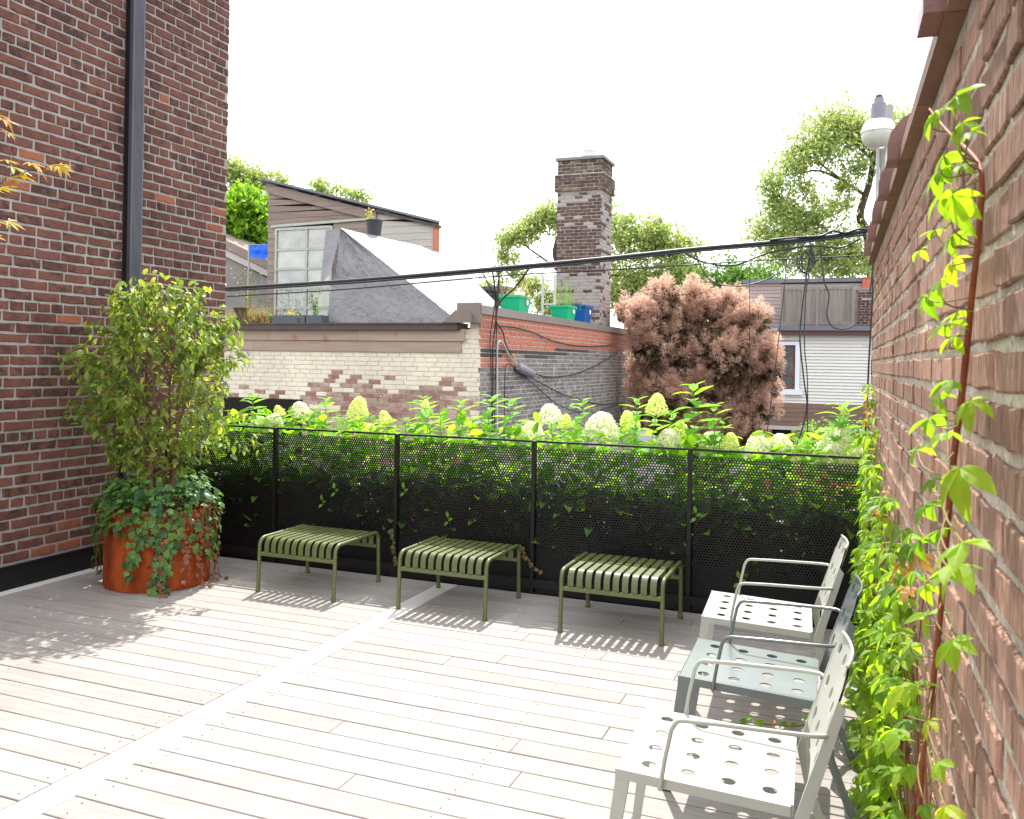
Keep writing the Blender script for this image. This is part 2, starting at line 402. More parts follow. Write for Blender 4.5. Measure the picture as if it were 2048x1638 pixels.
M_vinestem = mat('vine_stem', [S(120, 58, 34), S(150, 82, 48)], scale=20, rough=.7, bump=.2)
M_greystem = mat('green_stem', [S(120, 120, 60), S(136, 110, 66)], scale=10, rough=.7, bump=.1)
M_pipe = mat('grey_downpipe_paint', [S(64, 62, 70), S(76, 74, 82)], scale=3, rough=.45, bump=.02, spec=.5)
M_tile = mat('brown_glazed_tile', [S(92, 58, 50), S(120, 78, 64), S(104, 64, 54)], rnd='object', scale=9, rough=.35, bump=.15, spec=.5)
M_tilelip = mat('brown_clay', [S(102, 74, 58), S(140, 104, 80)], rnd='object', scale=12, rough=.7, bump=.3)
M_flash = mat('brown_flashing', [S(70, 58, 54), S(84, 70, 64)], scale=3, rough=.5, bump=.05)
M_coping = mat('taupe_metal_coping', [S(120, 110, 102), S(134, 124, 116)], rnd='object', scale=3, rough=.5, bump=.05)
M_beam = mat('weathered_beam', [S(150, 130, 116), S(172, 152, 138), S(138, 120, 110)], rnd='object', scale=4, rough=.85, bump=.3, stretch=(.4, 4, 4), speck=(S(160, 118, 84), 3, .66))
M_shed = mat('grey_shed_board', [S(112, 96, 88), S(136, 120, 110), S(150, 134, 124), S(98, 84, 78)], rnd='object', scale=4, rough=.9, bump=.4, stretch=(.3, 5, 5), speck=(S(190, 176, 164), 6, .67))
M_shedlight = mat('pale_shed_board', [S(168, 162, 154), S(186, 180, 170), S(156, 148, 140)], rnd='object', scale=4, rough=.9, bump=.4, stretch=(.3, 5, 5))
M_sash = mat('grey_green_sash', [S(160, 160, 148), S(178, 178, 166)], scale=9, rough=.8, bump=.2)
M_roofmetal = mat('grey_roof_metal', [S(96, 98, 104), S(112, 114, 120)], scale=3, rough=.5, bump=.05)
M_pot = mat('black_plastic', [S(48, 48, 52), S(56, 56, 60)], scale=3, rough=.5, bump=.03)
M_trough = mat('slate_plastic', [S(78, 84, 94), S(88, 94, 104)], scale=3, rough=.6, bump=.03)
M_green = mat('green_plastic', [S(0, 166, 116), S(8, 176, 126)], scale=3, rough=.45, bump=.02)
M_blue = mat('blue_plastic', [S(10, 78, 148), S(16, 86, 158)], scale=3, rough=.45, bump=.02)
M_bluecloth = mat('blue_tarpaulin', [S(20, 92, 226), S(36, 112, 236)], scale=5, rough=.6, bump=.2)
M_white = mat('white_print', [S(226, 226, 222), S(232, 232, 228)], scale=3, rough=.6, bump=0)
M_siding = mat('white_siding', [S(206, 204, 198), S(214, 212, 206)], rnd='object', scale=2, rough=.6, bump=.03)
M_trimw = mat('white_trim', [S(214, 218, 226), S(222, 226, 232)], scale=2, rough=.5, bump=.02)
M_pinkside = mat('pinkish_asphalt_siding', [S(150, 134, 132), S(170, 154, 150), S(182, 166, 160)], rnd='object', scale=3, rough=.9, bump=.3)
M_shingle = mat('brown_shingle', [S(94, 74, 64), S(118, 94, 82)], rnd='object', scale=8, rough=.95, bump=.5)
M_fascia = mat('maroon_fascia', [S(96, 58, 56), S(106, 66, 62)], scale=3, rough=.6, bump=.03)
M_slatew = mat('grey_weathered_picket', [S(108, 98, 94), S(128, 118, 112), S(140, 130, 124)], rnd='object', scale=4, rough=.9, bump=.3, stretch=(4, 4, .3))
M_dark = mat('dark_interior', [S(22, 16, 14), S(30, 24, 20)], scale=3, rough=.9, bump=0)
M_door = mat('orange_wood_door', [S(170, 112, 66), S(186, 128, 80)], scale=4, rough=.7, bump=.1)
M_cable = mat('black_cable', [S(26, 26, 28), S(38, 38, 42)], scale=5, rough=.5, bump=.05, spec=.5)
M_conduit = mat('grey_conduit', [S(170, 168, 166), S(186, 184, 180)], scale=5, rough=.5, bump=.05)
M_lamp = mat('grey_lamp_metal', [S(120, 120, 128), S(134, 134, 140)], scale=4, rough=.5, bump=.03)
M_lampw = mat('white_lamp_enamel', [S(226, 226, 226), S(232, 232, 232)], scale=4, rough=.35, bump=.02)
M_poletim = mat('grey_timber_pole', [S(150, 146, 140), S(172, 168, 162)], scale=6, rough=.9, bump=.3, stretch=(1, 1, .2))
M_galv = mat('galvanised_ladder', [S(190, 188, 182), S(206, 204, 198)], scale=4, rough=.5, bump=.03)
M_terra = mat('terracotta', [S(176, 92, 70), S(190, 108, 84)], scale=6, rough=.8, bump=.1)
M_ground = mat('lane_asphalt', [S(62, 62, 62), S(80, 78, 76)], scale=.6, rough=.95, bump=.2, coord='World')
M_concrete = mat('concrete_grey', [S(120, 116, 110), S(138, 134, 128)], scale=2, rough=.9, bump=.2)
M_roofgravel = mat('roof_felt', [S(70, 66, 62), S(90, 84, 80)], scale=6, rough=.95, bump=.3)
# glass
def glassmat(name, tint, rough=.06, mixv=.55, tint2=None):
    mt, n, l, b = nodes(name)
    b.inputs['Base Color'].default_value = tint; b.inputs['Roughness'].default_value = rough; b.inputs['Specular IOR Level'].default_value = 1.0
    b.inputs['IOR'].default_value = 1.8
    if tint2:
        oi_ = n.new('ShaderNodeObjectInfo'); gp = n.new('ShaderNodeNewGeometry'); nz_ = n.new('ShaderNodeTexNoise'); nz_.inputs['Scale'].default_value = 3.5; nz_.inputs['Detail'].default_value = 5
        l.new(gp.outputs['Position'], nz_.inputs['Vector']); am = n.new('ShaderNodeMath'); am.operation = 'MULTIPLY_ADD'; am.inputs[1].default_value = .5
        l.new(oi_.outputs['Random'], am.inputs[0]); l.new(nz_.outputs['Fac'], am.inputs[2]); mr = n.new('ShaderNodeMapRange'); mr.inputs[1].default_value = .35; mr.inputs[2].default_value = 1.05
        l.new(am.outputs[0], mr.inputs[0]); rm = ramp(n, [tint, tint2]); l.new(mr.outputs[0], rm.inputs['Fac']); l.new(rm.outputs['Color'], b.inputs['Base Color'])
    t = n.new('ShaderNodeBsdfTransparent'); ms = n.new('ShaderNodeMixShader'); ms.inputs[0].default_value = mixv
    l.new(t.outputs[0], ms.inputs[1]); l.new(b.outputs[0], ms.inputs[2]); l.new(ms.outputs[0], n['Material Output'].inputs['Surface'])
    return mt
M_glass = glassmat('dusty_pane_glass', S(84, 88, 76), .06, .8, S(178, 180, 164))
M_glassdk = glassmat('dark_pane_glass', S(96, 104, 104), .05, .8)
M_lampglass = glassmat('frosted_lamp_glass', S(222, 220, 206), .25, .7)

# ================================================================== SETTING
g = MB(); g.box((-400, -300, -3.3), (400, 900, -2.8)); struct(obj('ground', g, M_ground))
t_ = MB(); t_.box((-5.55, -3.5, -2.79), (.3, 6.9, -.075)); struct(obj('terrace_slab', t_, M_concrete))
deck = MB(); deck.box((-5.5, -1.5, -.07), (.19, 5.9, -.03)); deck = struct(obj('deck_floor', deck, M_under))
GAP = .0058; PT = .028
def plank(x0, x1, y0, y1, m_):
    b = MB(); cx_, cy_ = (x0+x1)/2, (y0+y1)/2
    dz = random.uniform(-.0012, .0012)
    b.box((x0-cx_, y0-cy_, -PT+.001), (x1-cx_, y1-cy_, 0), .0025)
    me = mesh_from('plank', b.v, b.f, m_); fixn(me)
    return link('plank', me, deck, loc=(cx_, cy_, dz), rot=(0, 0, random.uniform(-.0006, .0006)))
def wallx(y): return .224-.0187*y
def row_planks(xa, xb, y0, y1, seed):
    r = random.Random(seed); x = xa; first = r.uniform(.5, 2.6)
    while x < xb-.02:
        ln = first if x == xa else r.uniform(1.3, 2.6)
        e = min(x+ln, xb)
        if xb-e < .35: e = xb
        plank(x, e-.002 if e < xb else e, y0, y1, M_deck); x = e
pitch = .1405
y = 5.71
k = 0
while y > .4:
    row_planks(-5.385, -2.851, y-pitch+GAP, y, 100+k)
    row_planks(-2.695, wallx(y)-.05, y-pitch+GAP-.03, y-.03, 300+k)
    y -= pitch; k += 1
plank(-5.385, -2.851, 5.715, 5.84, M_deck); plank(-2.695, .06, 5.685, 5.84, M_deck)
for a, b in ((5.84, 3.757), (3.753, 1.45), (1.446, .4)): plank(-2.846, -2.70, b, a, M_decky)
for a, b in ((5.84, 4.1), (4.096, 1.9), (1.896, .4)): plank(-5.492, -5.39, b, a, M_decky)

sm_v = MB()
for xj in [-4.1, -2.9, -2.62, -1.4]:
    yk = 5.71-(0 if xj < -2.8 else .03)
    while yk > 1.5:
        for e_ in (.03, pitch-.035):
            sm_v.lathe([(.003, .0), (.0028, .0012)], (xj+random.uniform(-.008, .008), yk-e_+random.uniform(-.004, .004), .0012), 7)
        yk -= pitch
stuff(obj('screws', sm_v, M_barkdark, deck))

# ------------------------------------------------------------------ left brick house
XL = -5.5; YE = 6.62
house = thing('brick_house', 'tall dark red brick house wall with grey downpipe beside the planted rusty tub', 'house', (XL-1, 2, -2.8))
inv = Matrix.Translation(-Vector((XL-1, 2, -2.8)))
def loc(mb, o): mb.v = [(a-o[0], b-o[1], c-o[2]) for a, b, c in mb.v]; return mb
HO = (XL-1, 2, -2.8)
wl = MB().box((XL-5, -4, -2.8), (XL-.004, YE, 6.6)); wl = obj('wall', loc(wl, HO), M_mortar, house)
B = Bricks(); CH = .0772
orange_spots = [gx(140, 632, XL), gx(165, 634, XL), gx(10, 45, XL), gx(30, 45, XL), gx(25, 375, XL), gx(40, 370, XL), gx(130, 1035, XL), gx(150, 1048, XL), gx(100, 1095, XL), gx(20, 1100, XL), gx(150, 1085, XL), gx(55, 310, XL), gx(436, 420, XL), gx(430, 460, XL), gx(445, 250, XL), gx(440, 365, XL)]
def pick_left(sx, z):
    yy = YE-sx
    yy = sx+1.2
    for p in orange_spots:
        if abs(p.y-yy) < .06 and abs(p.z-z) < .036: return 'o'
    return 'o' if random.random() < .002 else 'r'
def skip_left(sx, z): return False
# wall faces +x: u must satisfy outward = (sin,-cos): ang=90deg -> outward (1,0)
B.course_wall((XL, 1.2, 0), (0, 1, 0), YE-1.2, .175, 5.9, CH, .208, .0178, pick_left, header=6)
B.build(wl, inv, {'r': M_redbrick, 'o': M_orange})
b = MB().box((XL-.001, -1.2, .0), (XL+.022, YE-.6, .158)).box((XL-.001, -1.2, .158), (XL+.03, YE-.6, .164)); obj('base_flashing', loc(b, HO), M_blackmem, house)
pc = gx(271, 300, XL)
dp = MB()
ya, yb = gx(264, 300, XL+.09).y, gx(288, 300, XL+.09).y
n = 9
prof = [(XL+.052, ya), (XL+.085, ya)]
for i in range(n):
    t0 = ya+.008+(yb-ya-.016)*i/n; t1 = ya+.008+(yb-ya-.016)*(i+1)/n
    prof += [(XL+.09, t0+.001), (XL+.09, t1-.005), (XL+.086, t1-.004), (XL+.086, t1-.001)]
prof += [(XL+.085, yb), (XL+.052, yb)]
dp.prism([(x, yy, .2) for x, yy in prof], (0, 0, 6.2))
obj('downpipe', loc(dp, HO), M_pipe, house)
b = MB().box((XL+.0, ya+.004, .2), (XL+.0515, yb-.01, 6.4)); obj('pipe_shade_strip', loc(b, HO), M_blackmem, house)  # black strip added behind the pipe to stand for its shaded side
for zz in (1.0, 3.0, 5.2):
    b = MB().box((XL, ya-.02, zz), (XL+.097, yb+.02, zz+.03)); 
    if zz < 2 or zz > 5.1: obj('pipe_strap', loc(b, HO), M_pipe, house)

# ------------------------------------------------------------------ right brick wall with tile coping
RA = math.atan(.0187); RO = Vector((.224, 0, 0))
rw = thing('garden_wall', 'buff brown brick garden wall with clay tile coping, creeper growing on it', 'wall', RO, RA)
rinv = (Matrix.Translation(RO) @ Matrix.Rotation(RA, 4, 'Z')).inverted()
RYE = 6.22
rcore = MB().box((.001, -1.2, -2.79), (.25, RYE, 2.33)); rcore = obj('wall_core', rcore, M_rmortar, rw)
B = Bricks()
ud = (Matrix.Rotation(RA, 3, 'Z') @ Vector((0, -1, 0)))
st = (Matrix.Translation(RO) @ Matrix.Rotation(RA, 4, 'Z')) @ Vector((0, RYE, 0))
B.course_wall(st, ud, RYE+.6, .0, 2.33, .0765, .213, .0188, lambda a, z: 'b', header=7, proud=.0015, jit=.014, pj=.0042)
B.build(rcore, rinv, {'b': M_rbrick})
# coping: saddle tiles with a raised collar
def saddle(y0, y1, k, zb, lift=0):
    pr = []
    for i in range(11):
        a = math.pi*i/10
        pr.append((.125-math.cos(a)*.162*k, zb+.035+math.sin(a)*.115*k+lift))
    pr = [(.125-.162*k, zb)]+pr+[(.125+.162*k, zb)]
    return [(x, y0, z) for x, z in pr], (0, y1-y0, 0)
tl = .64; yy = 6.34; i = 0
while yy > -.9:
    b = MB(); pl, d = saddle(yy-tl+.004, yy, 1., 2.334); b.prism(pl, d); t1 = obj('coping_tile', b, M_tilelip, rw)
    if i != 5:
        b = MB(); pl, d = saddle(yy-tl+.01, yy-tl+.15, 1.24, 2.34, .01); b.prism(pl, d); obj('tile_collar', b, M_tile, t1)
    yy -= tl; i += 1

# ------------------------------------------------------------------ perforated fence
FY = 5.85; FH = 1.09
fence = thing('perforated_fence', 'black perforated steel fence screen behind the benches', 'fence', (-2.1, FY, 0))
PW = 1.107; p_ = .0200; hr = .0074
cols_ = int((PW-.03)/p_); rows_ = int((FH-.14)/(p_*.866))
ci, ri = np.meshgrid(np.arange(cols_), np.arange(rows_))
cxx = (ci+.5*(ri % 2)).ravel()*p_; czz = ri.ravel()*p_*.866
ang = np.radians(30+60*np.arange(6))
ox = p_/math.sqrt(3)*np.cos(ang); oz = p_/math.sqrt(3)*np.sin(ang); ixx = hr*np.cos(ang); izz = hr*np.sin(ang)
V = np.zeros((len(cxx), 18, 3)); TS = .006
V[:, :6, 0] = cxx[:, None]+ox; V[:, :6, 2] = czz[:, None]+oz; V[:, 6:12, 0] = cxx[:, None]+ixx; V[:, 6:12, 2] = czz[:, None]+izz
V[:, 12:, 0] = V[:, 6:12, 0]; V[:, 12:, 2] = V[:, 6:12, 2]; V[:, 12:, 1] = TS
q = np.array([(a, (a+1) % 6, 6+(a+1) % 6, 6+a) for a in range(6)]+[(6+a, 6+(a+1) % 6, 12+(a+1) % 6, 12+a) for a in range(6)])
Fq = (q[None]+(np.arange(len(cxx))*18)[:, None, None]).reshape(-1, 4)
V[:, :, 0] -= (cols_-.5)*p_/2
pm = mesh_from('perforated_sheet', V.reshape(-1, 3), Fq, M_black)
xs = [.095-PW*i for i in range(6)]
ox0 = -2.1
for i in range(5):
    xc = (xs[i]+xs[i+1])/2-ox0
    link('perforated_sheet', pm, fence, loc=(xc, .004, .115))
    b = MB().box((xs[i+1]-ox0+.014, -.010, FH-.014), (xs[i]-ox0-.014, .014, FH)); obj('top_rail', b, M_black, fence)
    b = MB().box((xs[i+1]-ox0+.014, -.014, .045), (xs[i]-ox0-.014, .010, .105)); obj('bottom_rail', b, M_black, fence)
for i, x in enumerate(xs):
    b = MB().box((x-ox0-.014, -.018, 0), (x-ox0+.014, .022, FH-.004)); obj('post', b, M_black, fence)
b = MB().box((xs[5]-ox0-.02, .015, .001), (.095-ox0, .03, .07)); obj('kick_plate', b, M_black, fence)

# ------------------------------------------------------------------ slatted benches
def bench_side(x, yf, yr, zt, r=.055):
    pts = [(x, -.285-.012, 0), (x, -.285, zt-r)]
    for i in range(1, 7):
        a = math.pi/2*i/6; pts.append((x, -.285+r-r*math.cos(a), zt-r+r*math.sin(a)))
    for i in range(0, 7):
        a = math.pi/2*i/6; pts.append((x, .285-r+r*math.sin(a), zt-r+r*math.cos(a)))
    pts.append((x, .285+.012, 0)); return pts
def make_bench(label, lx, ly, rz):
    t = thing('slatted_bench', label, 'bench', (lx, ly, 0), rz, 'olive slatted benches along the fence')
    zt = .375
    for s in (-1, 1):
        b = MB().tube(bench_side(s*.312, 0, 0, zt), .0135, 12); sf = obj('side_frame', b, M_olive, t, smooth=True)
        for yv in (-.297, .297):
            b = MB().lathe([(.014, .028), (.0165, .02), (.0175, .004), (.015, .0)], (s*.312, yv, 0), 12); obj('foot', b, M_olive, sf, smooth=True)
    for i in range(10):
        x = -.312+.624*(i+1)/11; b = MB(); w2 = .0185; th = .005; r = .055
        path = [(-.285+.002, zt-.098), (-.285+.002, zt-r)]
        for kk in range(1, 7):
            a = math.pi/2*kk/6; path.append((-.283+r-r*math.cos(a), zt-r+(r+.008)*math.sin(a)))
        path2 = [(-yv, z) for yv, z in reversed(path)]
        path = path+path2; nn = len(path)
        o = 0; vs = []
        for j, (yv, z) in enumerate(path):
            a = path[max(j-1, 0)]; c = path[min(j+1, nn-1)]; tx, tz = c[0]-a[0], c[1]-a[1]; l_ = math.hypot(tx, tz); nx, nz_ = -tz/l_, tx/l_
            vs += [(x-w2, yv, z), (x+w2, yv, z), (x+w2, yv-nx*th, z-nz_*th), (x-w2, yv-nx*th, z-nz_*th)]
        fs = []
        for j in range(nn-1):
            for q_ in range(4): fs.append((j*4+q_, j*4+(q_+1) % 4, j*4+4+(q_+1) % 4, j*4+4+q_))
        fs += [(0, 1, 2, 3), ((nn-1)*4+3, (nn-1)*4+2, (nn-1)*4+1, (nn-1)*4)]
        b.add(vs, fs); obj('slat', b, M_olive, t, smooth=True)
    for yv in (-.285, .285):
        b = MB().box((-.302, yv-.011, zt-.118), (.302, yv+.011, zt-.096)); obj('cross_rail', b, M_olive, t)
    return t
make_bench('olive green slatted metal bench standing beside the rusty planter', -3.578, 5.372, R(-.3))
make_bench('olive green slatted metal bench in the middle, between two others', -2.475, 5.402, R(-.2))
make_bench('olive green slatted metal bench next to the pale grey armchair', -1.342, 5.379, R(0))

# ------------------------------------------------------------------ perforated armchairs (local: front = -x)
def holed_plate(cells, w, l, hole, rows, colsn, th):
    """plate in local (a: depth 0..l, b: -w/2..w/2) with round holes; returns list of verts (a,b,side) & faces"""
    pass
def plate_mesh(poly_fn, na, nb, hr_, th, ca=None):
    """grid of na x nb cells, each with a round hole; poly_fn maps (s,t in 0..1) -> (pos, normal)."""
    v = []; f = []; K = 16
    idx = {}
    def P(s, t, k):
        p, nrm = poly_fn(s, t); p = Vector(p); nrm = Vector(nrm)
        v.append(tuple(p-nrm*th*k)); return len(v)-1
    for i in range(na):
        for j in range(nb):
            s0, s1 = i/na, (i+1)/na; t0, t1 = j/nb, (j+1)/nb; sc_, tc_ = (s0+s1)/2, (t0+t1)/2
            ds, dt = hr_
            for k in (0, 1):
                out = []; inn = []
                for m_ in range(K):
                    a = 2*math.pi*(m_+.5)/K; c, s_ = math.cos(a), math.sin(a); mx_ = max(abs(c), abs(s_))
                    out.append(P(sc_+c/mx_*(s1-s0)/2, tc_+s_/mx_*(t1-t0)/2, k)); inn.append(P(sc_+c*ds, tc_+s_*dt, k))
                cor = {}
                for m_ in range(K):
                    m2 = (m_+1) % K
                    f.append((out[m_], out[m2], inn[m2], inn[m_]) if k == 0 else (inn[m_], inn[m2], out[m2], out[m_]))
                # corner fillers
                for q_, (cs, ct) in enumerate(((s1, t1), (s0, t1), (s0, t0), (s1, t0))):
                    c_ = P(cs, ct, k); a_ = out[(q_*4+1)]; b_ = out[(q_*4+2)]
                    f.append((a_, c_, b_) if k == 0 else (b_, c_, a_))
                if k == 0: i0 = inn
                else:
                    for m_ in range(K):
                        m2 = (m_+1) % K; f.append((i0[m_], i0[m2], inn[m2], inn[m_]))
    return v, f
def make_chair(label, lx, ly, rz, m_):
    t = thing('armchair', label, 'chair', (lx, ly, 0), rz, 'perforated metal armchairs beside the creeper wall')
    W2 = .25; D = .52; zf, zr = .44, .415          # front edge x=0 -> rear x=D
    zs = lambda x: zf+(zr-zf)*x/D
    b = MB(); v, f = plate_mesh(lambda s, q_: ((.03+s*(D-.05), -W2+.012+q_*(2*W2-.024), zs(.03+s*(D-.05))), (0, 0, 1)), 4, 4, (.022/(D-.05), .022/(2*W2-.024)), .004)
    b.add(v, f); 
    seat = obj('seat', b, m_, t)
    b = MB()       # folded rim all round
    rim = .03
    for s in (-1, 1):
        b.prism([(.0, s*W2, zs(0)-rim), (D-.02, s*W2, zs(D)-rim), (D-.02, s*W2, zs(D)), (.0, s*W2, zs(0))], (0, -s*.013, 0))
    b.prism([(0, -W2+.0125, zs(0)-rim), (0, -W2+.0125, zs(0)-.006), (.006, -W2+.0125, zs(0)), (.031, -W2+.0125, zs(.03)), (.031, -W2+.0125, zs(0)-rim)], (0, 2*W2-.025, 0))
    b.box((D-.021, -W2+.0125, zs(D)-rim), (D-.012, W2-.0125, zs(D)))
    obj('seat_rim', b, m_, seat)
    # front legs: flat tapered, splayed
    for s in (-1, 1):
        b = MB(); a = W2-.002
        top = [(0.0, s*a, zs(0)-rim-.0), (.042, s*a, zs(0)-rim), (.042, s*(a-.022), zs(0)-rim), (0, s*(a-.022), zs(0)-rim)]
        bot = [(-.045, s*(a+.035), .012), (-.018, s*(a+.035), .012), (-.018, s*(a+.016), .012), (-.045, s*(a+.016), .012)]
        b.add(top+bot, [(0, 1, 2, 3), (7, 6, 5, 4)]+[(i_, (i_+1) % 4, 4+(i_+1) % 4, 4+i_) for i_ in range(4)])
        lg = obj('leg', b, m_, t)
        b = MB().box((-.047, s*(a+.026)-.012, 0), (-.016, s*(a+.026)+.012, .012)); obj('glide', b, M_pot, lg)
    # back side frames, dog-legged: top -> knee -> rear foot
    for s in (-1, 1):
        a = W2-.004
        prof_ = [(.620, .725), (.535, .46), (.511, .38), (.545, .21), (.635, 0), (.661, 0), (.577, .21), (.548, .38), (.569, .455), (.640, .70)]
        b = MB().prism([(x, s*a, z) for x, z in prof_], (0, -s*.013, 0))
        b.v = [(x, yv+(s*.03*max(0, (.36-z)/.36)), z) for x, yv, z in b.v]
        obj('rear_leg', b, m_, t)
    # backrest plate with holes, rounded upper corners, slight curve
    zb0, zb1 = .475, .80
    def bp_(s, q_):
        z = zb0+s*(zb1-zb0); hw = W2-.017
        if s > .76: hw *= 1-.26*((s-.76)/.24)**2.4
        bb = (q_*2-1)*hw
        x = .537+(z-.46)*.32+.02*(1-(q_*2-1)**2)*(.5+.5*s)
        return ((x, bb, z), Vector((-1, 0, .32)).normalized())
    b = MB(); v, f = plate_mesh(bp_, 3, 4, (.021/(zb1-zb0), .021/(2*W2-.03)), .006); b.add(v, f)
    bk = obj('backrest', b, m_, t)
    b = MB()
    pts = [bp_(1, i/12)[0] for i in range(13)]; b.tube(pts, .005, 6)
    obj('backrest_edge', b, m_, bk)
    # tube armrests
    for s in (-1, 1):
        yo = s*(W2+.012)
        pth = [(.135, yo, zs(.13)-.03), (.150, yo*1.01, .50), (.168, yo*1.03, .588)]
        for i in range(1, 6):
            a = math.pi/2*i/5; pth.append((.168+.03*(1-math.cos(a))+.004, yo*1.03, .588+.032*math.sin(a)))
        pth += [(.30, yo*1.03, .624), (.48, yo*1.03, .627), (.545, yo*1.02, .628), (.58, yo*.99, .628), (.597, s*(W2-.012), .625)]
        b = MB().tube(pth, .0068, 10); obj('armrest', b, m_, t, smooth=True)
    return t
make_chair('pale grey perforated metal armchair closest to the bare brick end of the wall', -.66, 2.795, R(2.5), M_chairgrey)
make_chair('blue grey perforated metal armchair between the two pale ones', -.628, 3.65, R(1), M_chairblue)
make_chair('pale grey perforated metal armchair beside the olive bench and black fence', -.685, 4.50, R(3), M_chairgrey)

# ------------------------------------------------------------------ rusted planter, tree, ivy
PX, PY = -4.745, 5.02
pl = thing('round_planter', 'round rusted steel planter tub overflowing with ivy', 'planter', (PX, PY, 0))
rad = .365; ph = .55
b = MB().lathe([(rad-.01, 0), (rad, .006), (rad, ph-.01), (rad-.004, ph), (rad-.02, ph), (rad-.02, ph-.09)], sides=56, cap=False); tub = obj('tub', b, M_corten, pl, smooth=True)
b = MB().lathe([(0.001, ph-.07), (rad*.5, ph-.05), (rad-.021, ph-.08)], sides=32, cap=False); obj('soil', b, M_soil, pl, smooth=True)
b = MB()
for a0 in (-105, 12, 135): 
    a = R(a0); b.add([(math.cos(a+d)*(rad+r_), math.sin(a+d)*(rad+r_), z) for z in (.01, ph-.005) for d, r_ in ((-.009, .0005), (-.007, .003), (.007, .003), (.009, .0005))],
                    [(0, 1, 5, 4), (1, 2, 6, 5), (2, 3, 7, 6)])
obj('weld_seam', b, M_corten, tub)

def tree_leaf_sets(tw, n_per, droop, spread):
    pos = []; dr = []; upv = []; 
    for a, bb in tw:
        a = np.array(a); bb = np.array(bb); d = bb-a
        for k_ in range(n_per):
            t = rng.uniform(.15, 1.05); p = a+d*t+rng.normal(0, spread, 3)
            dd = d/np.linalg.norm(d)*.6+rng.normal(0, .6, 3); dd[2] -= droop
            pos.append(p); dr.append(dd); u_ = rng.normal(0, .45, 3); u_[2] += 1; upv.append(u_)
    return pos, dr, upv
pt = thing('potted_tree', 'bushy green tree with many thin stems growing in the rusty tub', 'tree', (PX, PY, ph-.07))
def crown_r(z):
    return np.interp(z, [.85, .95, 1.1, 1.3, 1.5, 1.75, 1.95, 2.1, 2.24], [.1, .34, .52, .66, .70, .62, .52, .40, .16])
base = Vector((PX, PY, ph-.07)); stems = []; twigs = []; tb = MB()
forks = []
for i in range(7):
    a = 2*math.pi*i/7+random.uniform(-.3, .3); r0 = random.uniform(.02, .07)
    top = Vector((math.cos(a)*random.uniform(.12, .38), math.sin(a)*random.uniform(.1, .3), random.uniform(.9, 1.45)))
    pth = smoothpath([(math.cos(a)*r0, math.sin(a)*r0, 0), (math.cos(a)*r0*2.2, math.sin(a)*r0*2.2, .3), top*.62+Vector((random.uniform(-.05, .05), random.uniform(-.05, .05), .12)), top], 5)
    tb.tube(pth, [.019*(1-.75*j/(len(pth)-1)) for j in range(len(pth))], 7); forks.append(pth)
obj('trunk', tb, M_bark, pt, smooth=True)
br = MB()
for i in range(190):
    z = random.uniform(.95, 2.2); rr = crown_r(z)*math.sqrt(random.uniform(.18, 1)); a = random.uniform(0, 2*math.pi)
    tip = Vector((math.cos(a)*rr*1.05, math.sin(a)*rr*.8, z-base.z))
    pth = random.choice(forks); j0 = min(range(len(pth)), key=lambda j: abs((pth[j].z+random.uniform(.15, .45))-tip.z)); s0 = pth[j0]
    mid = (s0+tip)/2+Vector((random.uniform(-.05, .05), random.uniform(-.05, .05), random.uniform(-.02, .08)))
    path = smoothpath([s0, mid, tip], 4)
    br.tube(path, [.006*(1-.75*j/(len(path)-1)) for j in range(len(path))], 5)
    twigs.append((path[4], path[-1]))
for px_, py_ in ((130, 710), (150, 800), (140, 815), (505, 880), (495, 712), (470, 640), (232, 615), (240, 575)):
    q_ = gd(px_, py_, 6.35)-base; s0 = q_*.45; s0.z = q_.z-.1; path = smoothpath([s0*.4+Vector((0, 0, q_.z*.3)), s0, q_], 4)
    br.tube(path, [.006*(1-.7*j/(len(path)-1)) for j in range(len(path))], 5); twigs += [(path[4], path[-1])]*2
obj('branches', br, M_bark, pt, smooth=True)
gl = [S(76, 100, 44), S(98, 122, 52), S(118, 138, 60), S(138, 152, 72), S(88, 112, 54), S(170, 166, 70)]
LM_to = leafmat('tree_leaf_o', gl, 'object', .45, (2.1, 2.1, .9, 1)); LM_ti = leafmat('tree_leaf_i', gl, 'island', .45, (2.1, 2.1, .9, 1))
tl_ = ovate(.062, .03, .45, .25)
pos, dr, upv = tree_leaf_sets(twigs, 19, .75, .03)
leaves('leaf', tl_, [tmesh('leaf', ovate(.062, .03, d_, f_), LM_to) for d_, f_ in ((.45, .25), (.7, .15), (.25, .4), (.9, .3))], pos, dr, upv, rng.uniform(.7, 1.25, len(pos)), LM_ti, pt, base)

